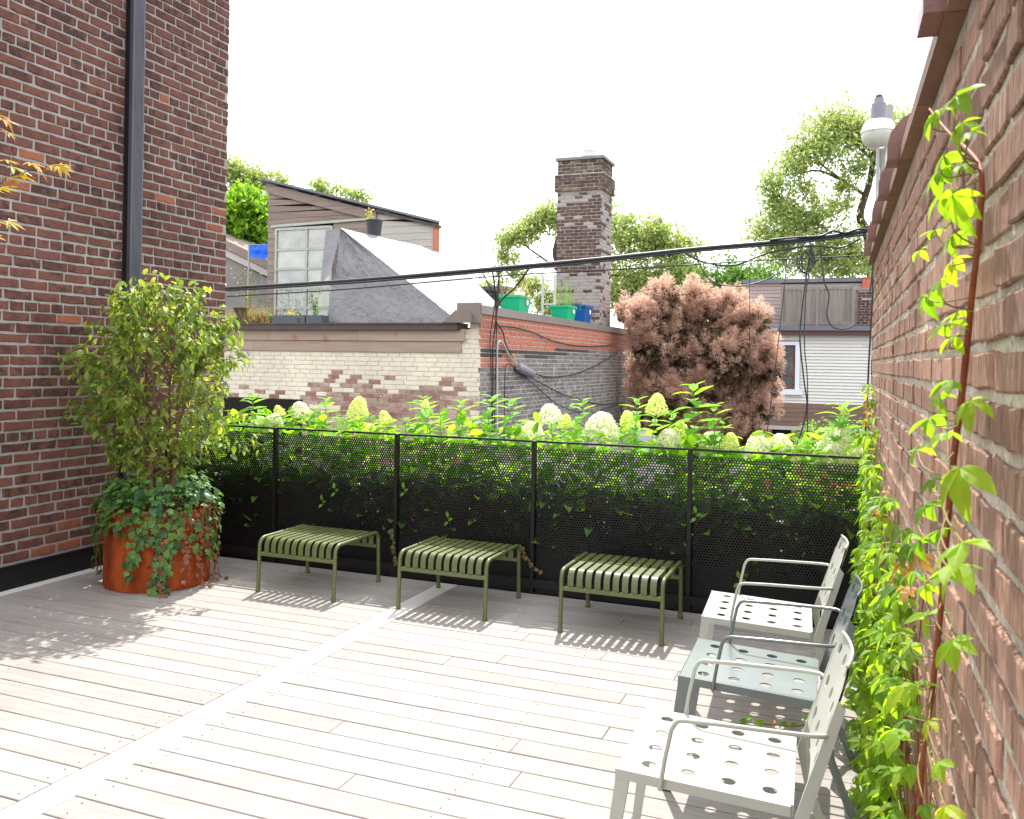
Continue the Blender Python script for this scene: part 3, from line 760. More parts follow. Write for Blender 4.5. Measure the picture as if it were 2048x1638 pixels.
iv = thing('ivy_plant', 'trailing green and reddish ivy spilling over the rusty tub rim', 'plant', (PX, PY, ph-.06))
ivc = [S(44, 76, 38), S(62, 98, 46), S(84, 122, 52), S(102, 138, 60), S(52, 84, 48)]
LM_vo = leafmat('ivy_leaf_o', ivc, 'object', .3); LM_vi = leafmat('ivy_leaf_i', ivc, 'island', .3)
LM_red = leafmat('red_ivy_leaf_o', [S(130, 64, 48), S(150, 96, 64), S(110, 92, 60), S(160, 110, 80)], 'object', .35, (1.6, 1.1, .9, 1))
big = [S(40, 74, 46), S(60, 98, 58), S(52, 86, 44)]
LM_big = leafmat('broad_ivy_leaf_o', big, 'object', .25, rough=.3)
strands = MB(); P_i = []; D_i = []; U_i = []; P_r = []; D_r = []; U_r = []
def strand(a, length, red=False, spread=.05):
    p = Vector((math.cos(a)*(rad-.1), math.sin(a)*(rad-.1), .06)); path = [p]
    p2 = Vector((math.cos(a)*(rad+.03), math.sin(a)*(rad+.03), .09)); path.append(p2)
    nseg = max(3, int(length/.06)); da = 0
    for k_ in range(nseg):
        da += random.uniform(-.05, .05); z = .06-length*(k_+1)/nseg; rr = rad+.025+random.uniform(0, .025)
        if z < -(ph-.06)+.03: z = -(ph-.06)+.02; rr += .05*(k_-nseg*.7)
        path.append(Vector((math.cos(a+da)*rr, math.sin(a+da)*rr, z)))
    strands.tube(path, .003, 5)
    for k_ in range(1, len(path)-1):
        for q_ in range(3):
            t = random.random(); pp = lerp(path[k_], path[k_+1], t); an = math.atan2(pp.y, pp.x)
            o_ = Vector((math.cos(an), math.sin(an), 0)); side = Vector((-o_.y, o_.x, 0))
            pp = pp+o_*random.uniform(.005, .035)+side*random.uniform(-spread, spread)
            d_ = side*random.uniform(-.9, .9)+Vector((0, 0, -1))+o_*random.uniform(.1, .7); u_ = o_+Vector((random.uniform(-.4, .4), random.uniform(-.4, .4), random.uniform(.1, .6)))
            (P_r if red else P_i).append(pp); (D_r if red else D_i).append(d_); (U_r if red else U_i).append(u_)
# angles: camera sees tub from direction towards (0,0)
front = math.atan2(-PY, -PX)
for da, ln in ((-85, .42), (-72, .22), (-55, .16), (-40, .14), (-22, .34), (-15, .44), (-8, .52), (-3, .56), (3, .50), (8, .36), (18, .24), (30, .26), (52, .30), (60, .34), (75, .42), (-100, .5), (-115, .45), (100, .4), (140, .4), (180, .3)):
    strand(front+R(da), ln, spread=.045)
for da, ln in ((26, .40), (32, .50), (38, .55), (45, .60), (50, .46), (64, .55), (72, .62), (80, .5), (2, .66)): strand(front+R(da), ln, True, .03)
obj('stems', strands, M_vinestem, iv)
for i in range(640):      # mound on the rim
    a = random.uniform(0, 2*math.pi); rr = rad*random.uniform(.6, 1.22); zc = .06+.15*(1-abs(rr/rad-.85)*2)+random.uniform(-.07, .1)
    if rr > rad: zc -= (rr-rad)*1.2
    pp = Vector((math.cos(a)*rr, math.sin(a)*rr, max(zc, .0))); o_ = Vector((math.cos(a), math.sin(a), 0))
    P_i.append(pp); D_i.append(o_+Vector((random.uniform(-.8, .8), random.uniform(-.8, .8), -.5))); U_i.append(Vector((o_.x*.5, o_.y*.5, 1))+Vector((random.uniform(-.4, .4), random.uniform(-.4, .4), 0)))
ivt = ivyleaf(.062, 1)
sz = rng.uniform(.65, 1.25, len(P_i))
leaves('leaf', ivt, [tmesh('leaf', ivyleaf(.062, s_), LM_vo) for s_ in range(5)], [tuple(p) for p in P_i], [tuple(p) for p in D_i], [tuple(p) for p in U_i], sz, LM_vi, iv, (PX, PY, ph-.06), cap=260)
leaf_objs('leaf', [tmesh('leaf', ivyleaf(.05, s_), LM_red) for s_ in range(4)], [tuple(p) for p in P_r], [tuple(p) for p in D_r], [tuple(p) for p in U_r], rng.uniform(.5, .95, len(P_r)), iv)
bp2 = []; bd = []; bu = []
for i in range(60):
    a = front+random.uniform(-1.7, 1.7); rr = rad*random.uniform(.55, 1.1); o_ = Vector((math.cos(a), math.sin(a), 0))
    bp2.append(tuple(o_*rr+Vector((0, 0, random.uniform(.1, .24))))); bd.append(tuple(o_*.9+Vector((random.uniform(-.9, .9), random.uniform(-.9, .9), random.uniform(-.6, .2))))); bu.append((o_.x*.3, o_.y*.3, 1))
leaf_objs('broad_leaf', [tmesh('broad_leaf', ovate(.085, .058, d_, .15), LM_big) for d_ in (.2, .4, .6)], bp2, bd, bu, rng.uniform(.7, 1.2, 60), iv)

# ------------------------------------------------------------------ hydrangeas in a trough behind the fence
tr = MB().box((-5.45, FY+.10, -.06), (.08, FY+.78, .30))
tr = tag(obj('planting_trough', tr, M_black), 'long black metal planting trough behind the perforated fence', 'planter')
b = MB().box((-5.42, FY+.13, .2), (.05, FY+.75, .303)); obj('soil', b, M_soil, tr)
hl = [S(100, 146, 50), S(120, 168, 60), S(140, 184, 72), S(108, 156, 56), S(130, 176, 70)]
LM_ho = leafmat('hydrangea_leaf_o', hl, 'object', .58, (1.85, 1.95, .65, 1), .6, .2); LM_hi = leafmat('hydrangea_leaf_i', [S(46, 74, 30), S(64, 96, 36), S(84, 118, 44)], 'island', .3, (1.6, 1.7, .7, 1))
LM_ht = leafmat('hydrangea_leaf_top_i', [S(104, 140, 44), S(124, 160, 52), S(146, 178, 62)], 'island', .58, (2.0, 2.05, .65, 1), .6, .2)  # brighter leaf copy for the upper fill, backlight put into its colour
LM_fw = leafmat('white_floret', [S(228, 228, 206), S(238, 236, 222), S(222, 224, 190)], 'island', .62, (1.15, 1.15, 1.05, 1), .8, .1)
LM_fg = leafmat('lime_floret', [S(204, 212, 146), S(218, 222, 168), S(228, 228, 190)], 'island', .62, (1.3, 1.3, .9, 1), .8, .1)
def panicle(seed, n_=260, h=.17, r=.062, blunt=.75):
    r_ = random.Random(seed); parts = []
    for i in range(n_):
        z = r_.random()**1.15; a = r_.uniform(0, 6.283); rr = r*((1-z)**blunt)*r_.uniform(.82, 1.08)*(1 if z > .1 else .75+2.5*z)
        c = Vector((math.cos(a)*rr, math.sin(a)*rr, z*h)); nrm = Vector((math.cos(a), math.sin(a), .35)).normalized()
        nrm = (nrm+Vector((r_.uniform(-.4, .4), r_.uniform(-.4, .4), r_.uniform(-.4, .4)))).normalized()
        u = nrm.orthogonal().normalized(); v_ = nrm.cross(u); s_ = r_.uniform(.006, .010); th = r_.uniform(0, 3); u, v_ = u*math.cos(th)+v_*math.sin(th), v_*math.cos(th)-u*math.sin(th)
        q4 = [c+u*s_-nrm*.003, c+v_*s_+nrm*.002, c-u*s_-nrm*.003, c-v_*s_+nrm*.002]
        parts.append((np.array([tuple(x_) for x_ in q4]), np.array([(0, 1, 2), (0, 2, 3)])))
    return join_t(parts)
PAN_W = [tmesh('flower_head', panicle(s_, 700, .145, .09, .33), LM_fw) for s_ in range(3)]
PAN_G = [tmesh('flower_head', panicle(10+s_, 480, .14, .07, .42), LM_fg) for s_ in range(3)]
HLF = [tmesh('leaf', ovate(.135, .064, d_, f_), LM_ho) for d_, f_ in ((.15, .25), (.35, .2), (.05, .35), (.55, .25))]
# (px, py of tip, kind, size): 'w' white head, 'g' green head, 's' leafy shoot
SH = [(505, 793, 's', 1), (520, 836, 'w', 1.0), (560, 812, 'g', .7), (602, 806, 'w', .8), (548, 830, 'w', .8), (652, 800, 's', 1), (628, 818, 's', .8), (716, 796, 'g', 1.1), (690, 838, 's', .7), (772, 822, 'g', .7), (745, 850, 'w', .6), (812, 846, 's', .7),
      (846, 797, 's', 1), (850, 800, 'g', .45), (880, 830, 's', .7), (922, 806, 's', 1.05), (945, 838, 's', .7), (984, 795, 's', 1.1), (1022, 803, 's', 1.0), (1062, 846, 'w', 1.0), (1040, 850, 's', .7), (1103, 812, 'w', .9), (1130, 830, 'g', .7), (1162, 803, 's', 1.0), (1200, 830, 'w', 1.3),
      (1240, 850, 's', .7), (1262, 824, 'g', 1.0), (1275, 800, 's', .9), (1313, 790, 'g', 1.05), (1345, 830, 's', .8), (1387, 773, 's', 1.25), (1340, 862, 'w', .9), (1362, 845, 'g', .9), (1428, 812, 's', .9), (1425, 868, 'w', .9), (1460, 868, 'g', .85), (1447, 840, 's', .7), (1518, 872, 'w', .85), (1562, 872, 'w', .9), (1540, 885, 's', .8),
      (1667, 862, 'w', 1.25), (1668, 893, 'w', 1.1), (1682, 812, 's', 1.1), (1690, 815, 'g', .4), (1735, 898, 'w', 1.0), (1625, 885, 's', .8), (1600, 880, 's', .7)]
groups = [(-5.2, 'by the brick house'), ]
NB = 8; xlo, xhi = -5.3, .06
look = ['in the corner beside the potted tree', 'with a white head above the first bench', 'with one tall lime flower head', 'with leafy shoots and no open flowers', 'with a narrow white flower head', 'with a big egg shaped white head', 'with the tallest leafy shoot of all', 'with two big white heads beside the wall']
bushes = [[] for _ in range(NB)]
for px_, py_, kd, s_ in SH:
    yv = FY+random.uniform(.16, .5); q_ = gy(px_, py_, yv); bushes[min(NB-1, max(0, int((q_.x-xlo)/(xhi-xlo)*NB)))].append((q_, kd, s_))
for i, lst in enumerate(bushes):
    if not lst: continue
    cx_ = sum(q_.x for q_, _, _ in lst)/len(lst); O = Vector((cx_, FY+.42, .3))
    hb_ = thing('hydrangea_bush', 'hydrangea behind the black fence '+look[i], 'hydrangea', O, 0, 'hydrangeas behind the fence')
    stm = MB(); P1 = []; D1 = []; U1 = []; S1 = []; heads = []
    for q_, kd, s_ in lst:
        tip = q_-O; hgt = tip.z
        foot = Vector((tip.x*.55+random.uniform(-.06, .06), random.uniform(-.08, .14), 0))
        if kd != 's': tip.z -= .13*s_
        path = smoothpath([foot, foot*.5+tip*.5+Vector((random.uniform(-.03, .03), .02, 0)), tip], 5)
        stm.tube(path, [.0045*(1-.5*j/(len(path)-1)) for j in range(len(path))], 5)
        # opposite leaf pairs
        nn = 9 if kd == 's' else 6
        for j in range(nn):
            fr = 1-(j/nn)*.62*(.7/max(.5, hgt))-(0 if kd == 's' else .04)
            kx = fr*(len(path)-1); k0 = int(kx); p = lerp(path[k0], path[min(k0+1, len(path)-1)], kx-k0)
            a = (j % 2)*math.pi/2+random.uniform(-.4, .4)
            scl = s_*(.45+.75*min(1, (j+1)/4)) if kd == 's' else .95*random.uniform(.8, 1.15)
            for sgn in (0, math.pi):
                d_ = Vector((math.cos(a+sgn), math.sin(a+sgn), .55 if j < 3 else .15)); P1.append(tuple(p)); D1.append(tuple(d_)); U1.append((0, 0, 1)); S1.append(scl*random.uniform(.85, 1.15))
        if kd != 's':
            me_ = random.choice(PAN_W if kd == 'w' else PAN_G)
            d_ = Vector((random.uniform(-.25, .25), random.uniform(-.35, 0), 1)).normalized()
            heads.append((me_, tip, d_, s_))
    st_ = obj('stems', stm, M_greystem, hb_)
    leaf_objs('leaf', HLF, P1, D1, U1, S1, hb_)
    for me_, tip, d_, s_ in heads:
        o_ = link('flower_head', me_, hb_, loc=tip); o_.rotation_euler = d_.to_track_quat('Z', 'Y').to_euler(); o_.scale = (s_*1.15, s_*1.15, s_)
    # dense lower foliage
    wd = (xhi-xlo)/NB; bx = xlo+wd*(i+.5)-cx_
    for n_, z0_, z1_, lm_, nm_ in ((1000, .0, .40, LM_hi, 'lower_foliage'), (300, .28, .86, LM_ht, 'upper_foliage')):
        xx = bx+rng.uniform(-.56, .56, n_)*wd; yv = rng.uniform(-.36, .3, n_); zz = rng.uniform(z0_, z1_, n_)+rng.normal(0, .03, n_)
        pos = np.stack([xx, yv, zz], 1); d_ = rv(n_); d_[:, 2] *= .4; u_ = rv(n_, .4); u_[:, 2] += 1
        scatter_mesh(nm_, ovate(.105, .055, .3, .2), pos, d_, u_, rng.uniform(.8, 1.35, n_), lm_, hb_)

# a few sprigs poking through the fence holes and hanging ivy on it
sprc = leafmat('sprig_leaf_o', [S(96, 140, 44), S(120, 158, 56)], 'object', .4)
SPM = [tmesh('leaf', ovate(.05, .026, .3, .2), sprc), tmesh('leaf', ovate(.045, .022, .1, .3), sprc)]
names_ = ['between the first and second bench', 'above the first bench', 'above the middle bench', 'right above the middle bench slats', 'by the fence post behind the third bench', 'beside the far armrest']
for (px_, py_), nm in zip(((647, 1008), (672, 985), (810, 985), (898, 1043), (1392, 1035), (1478, 1165)), names_):
    q_ = gy(px_, py_, FY-.012); sp = thing('leaf_sprig', 'tiny leaf sprig poking through the black fence '+nm, 'plant', q_)
    n_ = 3; b = MB().tube([(0, .03, -.02), (0, -.005, 0), (.004, -.02, .03)], .0015, 5); obj('stem', b, M_greystem, sp)
    leaf_objs('leaf', SPM, [(0, -.01, .0), (.002, -.015, .015), (.003, -.02, .03)], [(-.6, -.5, -.5), (.8, -.4, .3), (-.2, -.3, 1)], [(0, -1, .4)]*3, [.9, 1.1, 1.0], sp)
hcol = leafmat('hanging_ivy_o', [S(70, 84, 44), S(104, 104, 56), S(120, 84, 54)], 'object', .3)
HIM = [tmesh('leaf', ivyleaf(.045, s_), hcol) for s_ in range(3)]
for pts_, nm in (([(782, 1062), (787, 1085), (790, 1105), (795, 1128)], 'trailing ivy strand on the fence between the first and middle bench'), ([(1042, 1095), (1052, 1110), (1062, 1128), (1080, 1142)], 'trailing ivy strand on the fence between the middle and last bench')):
    pp = [gy(a_, b_, FY-.02) for a_, b_ in pts_]; sp = thing('ivy_strand', nm, 'plant', pp[0])
    path = smoothpath([p-pp[0] for p in [pp[0]+Vector((0, .03, .0))]+pp], 4); b = MB().tube(path, .0018, 5); obj('stem', b, M_vinestem, sp)
    idx_ = range(2, len(path)); leaf_objs('leaf', HIM, [tuple(path[j]+Vector((random.uniform(-.02, .02), -.012, random.uniform(-.01, .01)))) for j in idx_], [(random.uniform(-1, 1), -.3, -.7) for j in idx_], [(0, -1, .3) for j in idx_], [random.uniform(.6, 1) for j in idx_], sp)

# ------------------------------------------------------------------ creeper on the right wall
vc = [S(96, 134, 40), S(120, 154, 48), S(140, 172, 54), S(108, 146, 46), S(160, 176, 56)]
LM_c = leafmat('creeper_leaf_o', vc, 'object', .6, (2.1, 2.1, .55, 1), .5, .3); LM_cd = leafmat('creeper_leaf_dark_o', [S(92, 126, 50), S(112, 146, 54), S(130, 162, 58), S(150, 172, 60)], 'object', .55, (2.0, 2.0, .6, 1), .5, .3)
LM_cr = leafmat('creeper_leaf_red_o', [S(176, 150, 70), S(176, 128, 72), S(160, 160, 60)], 'object', .5, (1.4, 1.2, .7, 1))
CML = [tmesh('leaf', compound5(.085, s_), LM_c) for s_ in range(6)]; CMD = [tmesh('leaf', compound5(.08, 20+s_), LM_cd) for s_ in range(6)]; CMR = [tmesh('leaf', compound5(.06, 40+s_), LM_cr) for s_ in range(3)]
def wx(y): return wallx(y)
# main climber, traced on the wall
mv = [(1893, 215), (1915, 262), (1952, 318), (1964, 370), (1957, 470), (1941, 620), (1926, 770), (1906, 930), (1891, 1100), (1881, 1225), (1862, 1400), (1846, 1520), (1838, 1640), (1830, 1760)]
def onwall(px_, py_, off):
    p = gx(px_, py_, .18)
    for _ in range(4): p = gx(px_, py_, wallx(p.y)-off)
    return p
path = [onwall(a_, b_, .03) for a_, b_ in mv]; path[0].x -= .03; path[1].x -= .015
last = path[-1]; path.append(Vector((last.x, last.y+.25, .0))) if last.z > 0 else None
sp_ = smoothpath(path, 6)
O = Vector((path[-1].x, path[-1].y, 0)); cv = thing('creeper_vine', 'long single red brown creeper stem climbing high up the bare bricks', 'vine', O)
n_ = len(sp_)
b = MB().tube([p-O for p in sp_], [.0022+.0035*min(1, j/(n_*.45)) for j in range(n_)], 8); obj('stem', b, M_vinestem, cv, smooth=True)
def petiole_leaf(root, anchor, d, size, meshes, up_=(-.6, -.3, .7), pm_=None):
    pass
pet = MB()
LV = [(1870, 225, -30, 1.0), (1912, 192, 60, .9), (1925, 245, 100, .7), (1945, 262, 60, .6), (1888, 312, -60, .8), (1925, 330, 60, .6), (1880, 340, -80, .9), (1885, 385, -60, 1.0), (1905, 390, -30, .9), (1870, 460, -70, .5), (1905, 470, -45, .9), (1840, 500, -60, .6), (1905, 520, -40, 1.0), (1880, 560, -60, .7), (1850, 590, -75, .9), (1915, 625, -40, .6), (1890, 650, -55, 1.0), (1908, 672, -30, .7),
      (1900, 760, 10, .9), (1880, 790, -50, .9), (1940, 800, 70, .7), (1860, 835, -60, 1.1), (1895, 865, -20, .8), (1835, 900, -60, 1.2), (1920, 935, 70, 1.0), (1870, 960, -50, .8), (1850, 1010, -60, 1.2), (1880, 1060, -40, 1.0), (1925, 1085, 80, .9), (1915, 1130, 60, .9), (1900, 1140, 20, .7), (1840, 1080, -70, 1.1), (1850, 1170, -60, 1.0), (1855, 1230, -60, 1.2), (1905, 1280, 70, 1.0), (1820, 1290, -60, .9), (1835, 1370, -60, 1.0), (1790, 1400, -75, 1.0), (1860, 1440, 40, .6), (1880, 1522, 80, .9), (1800, 1480, -60, .9), (1795, 1560, -70, 1.1), (1890, 1612, 80, .9), (1850, 1610, 30, .7)]
cp = []; cd_ = []; cu = []; cs = []
for px_, py_, a_, s_ in LV:
    p = onwall(px_, py_, random.uniform(.045, .10))
    # anchor on stem at slightly lower height
    an = min(sp_, key=lambda q_: abs(q_.z-(p.z-.03*random.random()))); 
    mid = (an+p)/2+Vector((-.015, 0, -.01)); pet.tube([q_-O for q_ in smoothpath([an, mid, p], 3)], .0013, 5)
    # in-picture angle a_: 0 up, -90 left(+y), 90 right(-y); leaves hang
    d_ = Vector((-.45*random.random()-.15, -math.sin(R(a_)), random.uniform(-.55, .15)))
    cp.append(tuple(p-O)); cd_.append(tuple(d_)); cu.append((-.55+random.uniform(-.3, .3), -.2+random.uniform(-.3, .3), .8)); cs.append(s_*random.uniform(.52, .72))
stuff(obj('leaf_stalks', pet, M_greystem, cv))
leaf_objs('leaf', CML, cp, cd_, cu, cs, cv)
# ground-hugging tangle of creepers along the wall foot
specs = [ # y0, y1, top z, bulge outward, n leaves, label
    (5.35, 6.05, 1.55, .07, 52, 'creeper with orange new tips against the far end of the brick wall'),
    (4.65, 5.4, 1.38, .08, 52, 'creeper filling the gap between fence end and brick wall'),
    (3.95, 4.7, 1.22, .11, 60, 'creeper behind the backrest of the pale armchair by the fence'),
    (3.3, 4.0, 1.18, .10, 66, 'creeper behind the blue grey armchair'),
    (2.75, 3.35, 1.1, .09, 72, 'creeper behind the near pale grey armchair'),
    (2.1, 2.85, 1.25, .08, 54, 'low creeper at the wall foot under the tall single stem')]
for (y0, y1, zt, bu_, nl, lab) in specs:
    yc = (y0+y1)/2; O = Vector((wallx(yc)-.04, yc, 0)); cv = thing('creeper_vine', lab, 'vine', O)
    stm = MB(); P_l = []; D_l = []; U_l = []; S_l = []; P_d = []; D_d = []; U_d = []; S_d = []; P_e = []; D_e = []; U_e = []; S_e = []
    for k_ in range(8):
        ys = random.uniform(y0, y1); hh = zt*random.uniform(.55, 1); pts_ = []
        for j in range(6):
            z = hh*j/5; ys += random.uniform(-.05, .05); pts_.append(Vector((wallx(ys)-random.uniform(.012, .05), ys, z)))
        pth = smoothpath(pts_, 4); stm.tube([p-O for p in pth], [.004*(1-.6*j/(len(pth)-1)) for j in range(len(pth))], 5)
    for k_ in range(nl*2):
        z = zt*random.random()**1.3; yv = random.uniform(y0, y1); out = .03+bu_*random.random()*(1.15-z/zt*.75)
        p = Vector((wallx(yv)-out, yv, max(z, .03)))
        d_ = (random.uniform(-1, -.1), random.uniform(-.7, .7), random.uniform(-.8, .1)); u_ = (random.uniform(-.8, 0), random.uniform(-.5, .3), 1); s_ = random.uniform(.55, .95)
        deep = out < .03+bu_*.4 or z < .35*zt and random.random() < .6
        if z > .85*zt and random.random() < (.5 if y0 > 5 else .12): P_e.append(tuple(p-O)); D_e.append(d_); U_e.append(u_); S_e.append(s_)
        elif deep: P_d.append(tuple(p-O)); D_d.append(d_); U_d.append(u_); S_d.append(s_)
        else: P_l.append(tuple(p-O)); D_l.append(d_); U_l.append(u_); S_l.append(s_)
    obj('stems', stm, M_vinestem, cv, smooth=True)
    leaf_objs('leaf', CML, P_l, D_l, U_l, S_l, cv); leaf_objs('leaf', CMD, P_d, D_d, U_d, S_d, cv)
    if P_e: leaf_objs('leaf', CMR, P_e, D_e, U_e, S_e, cv)
# runner on the deck under the chairs
q0 = gz(1660, 1432, .03); O = Vector((q0.x, q0.y, 0)); cv = thing('creeper_runner', 'creeper runner lying on the deck boards under the blue grey armchair', 'vine', O)
pts_ = [Vector((wallx(q0.y)-.05, q0.y+.05, .02)), q0, gz(1600, 1452, .03), gz(1550, 1450, .035), gz(1495, 1445, .03)]; pth = smoothpath([p-O for p in pts_], 5)
b = MB().tube(pth, .0025, 5); obj('stem', b, M_vinestem, cv)
nn = [pth[j] for j in (8, 11, 13, 15, 17, 19, 20)]
leaf_objs('leaf', CML[:3]+CMR[:1], [tuple(p+Vector((0, random.uniform(-.02, .02), .02))) for p in nn], [(-.8, random.uniform(-1, 1), .3) for p in nn], [(random.uniform(-.3, .3), 0, 1) for p in nn], [random.uniform(.4, .75) for p in nn], cv)

# ------------------------------------------------------------------ Japanese maple leaning in at the left
mo = Vector((-3.62, 2.55, 0)); mt_ = thing('japanese_maple', 'orange green Japanese maple reaching in front of the brick house', 'tree', mo)
b = MB().lathe([(.14, 0), (.2, .36), (.21, .38), (.19, .38), (.18, .33)], sides=24); obj('pot', b, M_pot, mt_, smooth=True)
tk = smoothpath([(0, 0, .3), (.02, .05, .9), (-.03, .15, 1.5), (.0, .2, 2.1)], 5); b = MB().tube(tk, [.022*(1-.6*j/(len(tk)-1)) for j in range(len(tk))], 8)
LM_m = leafmat('maple_leaf_o', [S(176, 166, 46), S(190, 164, 52), S(180, 132, 56), S(150, 152, 50), S(200, 166, 84)], 'object', .5, (1.5, 1.3, .6, 1))
MPL = [tmesh('leaf', palmate(.085, s_), LM_m) for s_ in range(5)]
P1 = []; D1 = []
for tips in ([(120, 330), (95, 335), (60, 325), (30, 330), (10, 320), (40, 350), (15, 355)], [(10, 235), (-20, 230), (-50, 240)], [(10, 255), (-30, 260), (-60, 270)], [(20, 440), (-10, 440), (-40, 430)], [(5, 372), (-30, 380)]):
    tp = [gd(a_, b_, 4.35)-mo for a_, b_ in tips]
    root_ = min(tk, key=lambda q_: abs(q_.z-(tp[-1].z-.15))); pth = smoothpath([root_, (root_+tp[-1])/2+Vector((0, 0, .05)), tp[-1], tp[0]], 5)
    b.tube(pth, [.007*(1-.8*j/(len(pth)-1)) for j in range(len(pth))], 6)
    for p in tp: P1.append(tuple(p+Vector((random.uniform(-.015, .015),)*3))); D1.append((random.uniform(.4, 1.2), random.uniform(-.4, .9), random.uniform(-.6, .1)))
for i in range(70):
    a = random.uniform(0, 6.28); rr = random.uniform(.1, .42); z = random.uniform(1.5, 2.75)
    p = Vector((-.1+math.cos(a)*rr, .15+math.sin(a)*rr, z)); q_ = proj(p+mo)
    if q_[0] > -30: continue
    P1.append(tuple(p)); D1.append((math.cos(a), math.sin(a), -.3))
obj('branches', b, M_barkdark, mt_, smooth=True)
leaf_objs('leaf', MPL, P1, D1, [(random.uniform(-.3, .3), random.uniform(-.6, .0), 1) for _ in P1], [random.uniform(.9, 1.4) for _ in P1], mt_)

# ================================================================== BEYOND THE TERRACE
CYW = 12.85; CXR = -5.6
cb = thing('cream_building', 'flat roofed lane building with peeling cream paint and red brick side', 'building', (CXR-4, CYW+5, -2.8)); CO = (CXR-4, CYW+5, -2.8); cinv = Matrix.Translation(-Vector(CO))
b = MB().box((-17, CYW+.008, -2.8), (CXR-.008, CYW+10.35, 2.16)); cwall = obj('wall', loc(b, CO), M_mortcream, cb)
b = MB().box((-17, CYW+.25, 2.162), (CXR-.25, CYW+10.1, 2.2)); obj('roof', loc(b, CO), M_roofgravel, cb)
def pick_cream(sx, z):
    x = -12.5+sx
    lim = 1.24+.05*math.sin(x*2.1)+(-.25 if x < -8.9 else 0)+(.12 if x > -6.4 else 0)
    if x > -5.9: lim = .9 if z > 1.0 and z < 1.3 else lim-.3
    return 'c' if z > lim+random.gauss(0, .085) or random.random() < .06 else 'p'
def skip_cream(sx, z):
    x = -12.5+sx; return (x < -8.95 and z < .93) or (1.77 < z < 2.02 and x < -5.93)
B = Bricks(); B.course_wall((-12.5, CYW, 0), (1, 0, 0), 12.5+CXR, -.3, 2.1, .0765, .21, .008, pick_cream, skip=skip_cream)
B.build(cwall, cinv, {'c': M_creambrick, 'p': M_peelbrick})
b = MB().box((-12.4, CYW-.012, -.25), (-8.97, CYW-.002, .925)); obj('dark_opening', loc(b, CO), M_dark, cb)
for z0, z1, segs, pr in ((1.965, 2.135, ((-12.3, -7.86), (-7.855, -5.87)), .05), (1.78, 1.955, ((-12.3, -10.02), (-10.015, -5.93)), .03)):
    for a_, b_ in segs:
        b = MB().box((a_, CYW-pr, z0), (b_, CYW+.01, z1)); obj('beam', loc(b, CO), M_beam, cb)
b = MB().box((-12.6, CYW-.12, 2.14), (CXR-.36, CYW+.3, 2.235)).box((-12.6, CYW-.14, 2.235), (CXR-.36, CYW+.32, 2.262)); obj('flashing', loc(b, CO), M_flash, cb)
# side wall (faces +x)
sm = thing_side = None
B = Bricks()
def pick_side(sx, z):
    bnd = 1.86+.012*sx
    if z > bnd: return 'r'
    if z > 1.72-.02*sx+.05*sx or (sx > 2 and z > 1.55+.06*sx): return 'd'
    if sx < 1.6 and z > 1.55: return 'r'
    return 'g'
B2 = B; B2.course_wall((CXR, CYW, 0), (0, 1, 0), 10.35, -.1, 2.40, .0785, .20, .015, pick_side)
b = MB().box((CXR-.2, CYW+.02, -2.8), (CXR-.006, CYW+10.33, 2.40)); swall = obj('side_wall', loc(b, CO), M_mortlight, cb)
B2.build(swall, cinv, {'r': M_newred, 'd': M_darkbrick, 'g': M_greybrick})
yy = CYW-.06
for ln in (2.1, 2.5, 2.2, 2.0, 1.75):
    b = MB().box((CXR-.34, yy, 2.405), (CXR+.035, yy+ln-.006, 2.545)); obj('coping', loc(b, CO), M_coping, cb); yy += ln
b = MB().box((CXR-.38, CYW-.1, 2.262), (CXR+.02, CYW+.001, 2.58)); obj('coping_return', loc(b, CO), M_coping, cb)
b = MB().prism([(CXR-.62, CYW-.16, 2.262), (CXR-.10, CYW-.16, 2.262), (CXR-.10, CYW-.16, 2.40), (CXR-.38, CYW-.16, 2.46)], (0, .06, 0)); obj('corner_flashing', loc(b, CO), M_coping, cb)

# grey timber shed on the roof --------------------------------------
SY = 16.0
SKEW = Vector((-1.3, 2.4, 0))
def sp(px_, py_, y=SY): return gy(px_, py_, y)
a0 = sp(538, 365); a1 = sp(876, 447); xl, xr = a0.x, a1.x; zl, zr_ = a0.z, a1.z; ROOFZ = 2.2
shed = thing('timber_shed', 'weathered grey timber rooftop shed with sloping roof and big sash window', 'shed', ((xl+xr)/2, SY+1, ROOFZ)); SO = ((xl+xr)/2, SY+1, ROOFZ)
b = MB().prism([(xl+.01, SY+.02, ROOFZ), (xr-.01, SY+.02, ROOFZ), (xr-.01, SY+.02, zr_-.02), (xl+.01, SY+.02, zl-.02)], SKEW); obj('wall_frame', loc(b, SO), M_dark, shed)
wx0, wx1 = sp(556, 500).x, sp(662, 500).x; wz1 = sp(600, 460).z; wz0 = ROOFZ+.12
z = ROOFZ; bh = .148; i = 0
xmid = sp(755, 400).x
while z < zl:
    zt = z+bh-.006
    def topz(x): return zl+(zr_-zl)*(x-xl)/(xr-xl)
    segs = [(xl, wx0-.06), (wx1+.06, xmid), (xmid+.003, xr)] if z < wz1+.02 else [(xl, xmid), (xmid+.003, xr)]
    for a_, b_ in segs:
        pz = [(a_, min(z, topz(a_))), (b_, min(z, topz(b_))), (b_, min(zt, topz(b_))), (a_, min(zt, topz(a_)))]
        if pz[3][1]-pz[0][1] < .01 : continue
        if pz[2][1]-pz[1][1] < .005:   # clip
            xb = xl+(zl-z)/(zl-zr_)*(xr-xl) if zl != zr_ else b_; pz = [(a_, z), (min(b_, xb), z), (a_, min(zt, topz(a_)))]
        b = MB().prism([(x, SY-.012-random.uniform(0, .006), zz) for x, zz in pz], (0, .03, 0)); obj('board', loc(b, SO), M_shedlight if a_ >= xmid else M_shed, shed)
    z += bh; i += 1
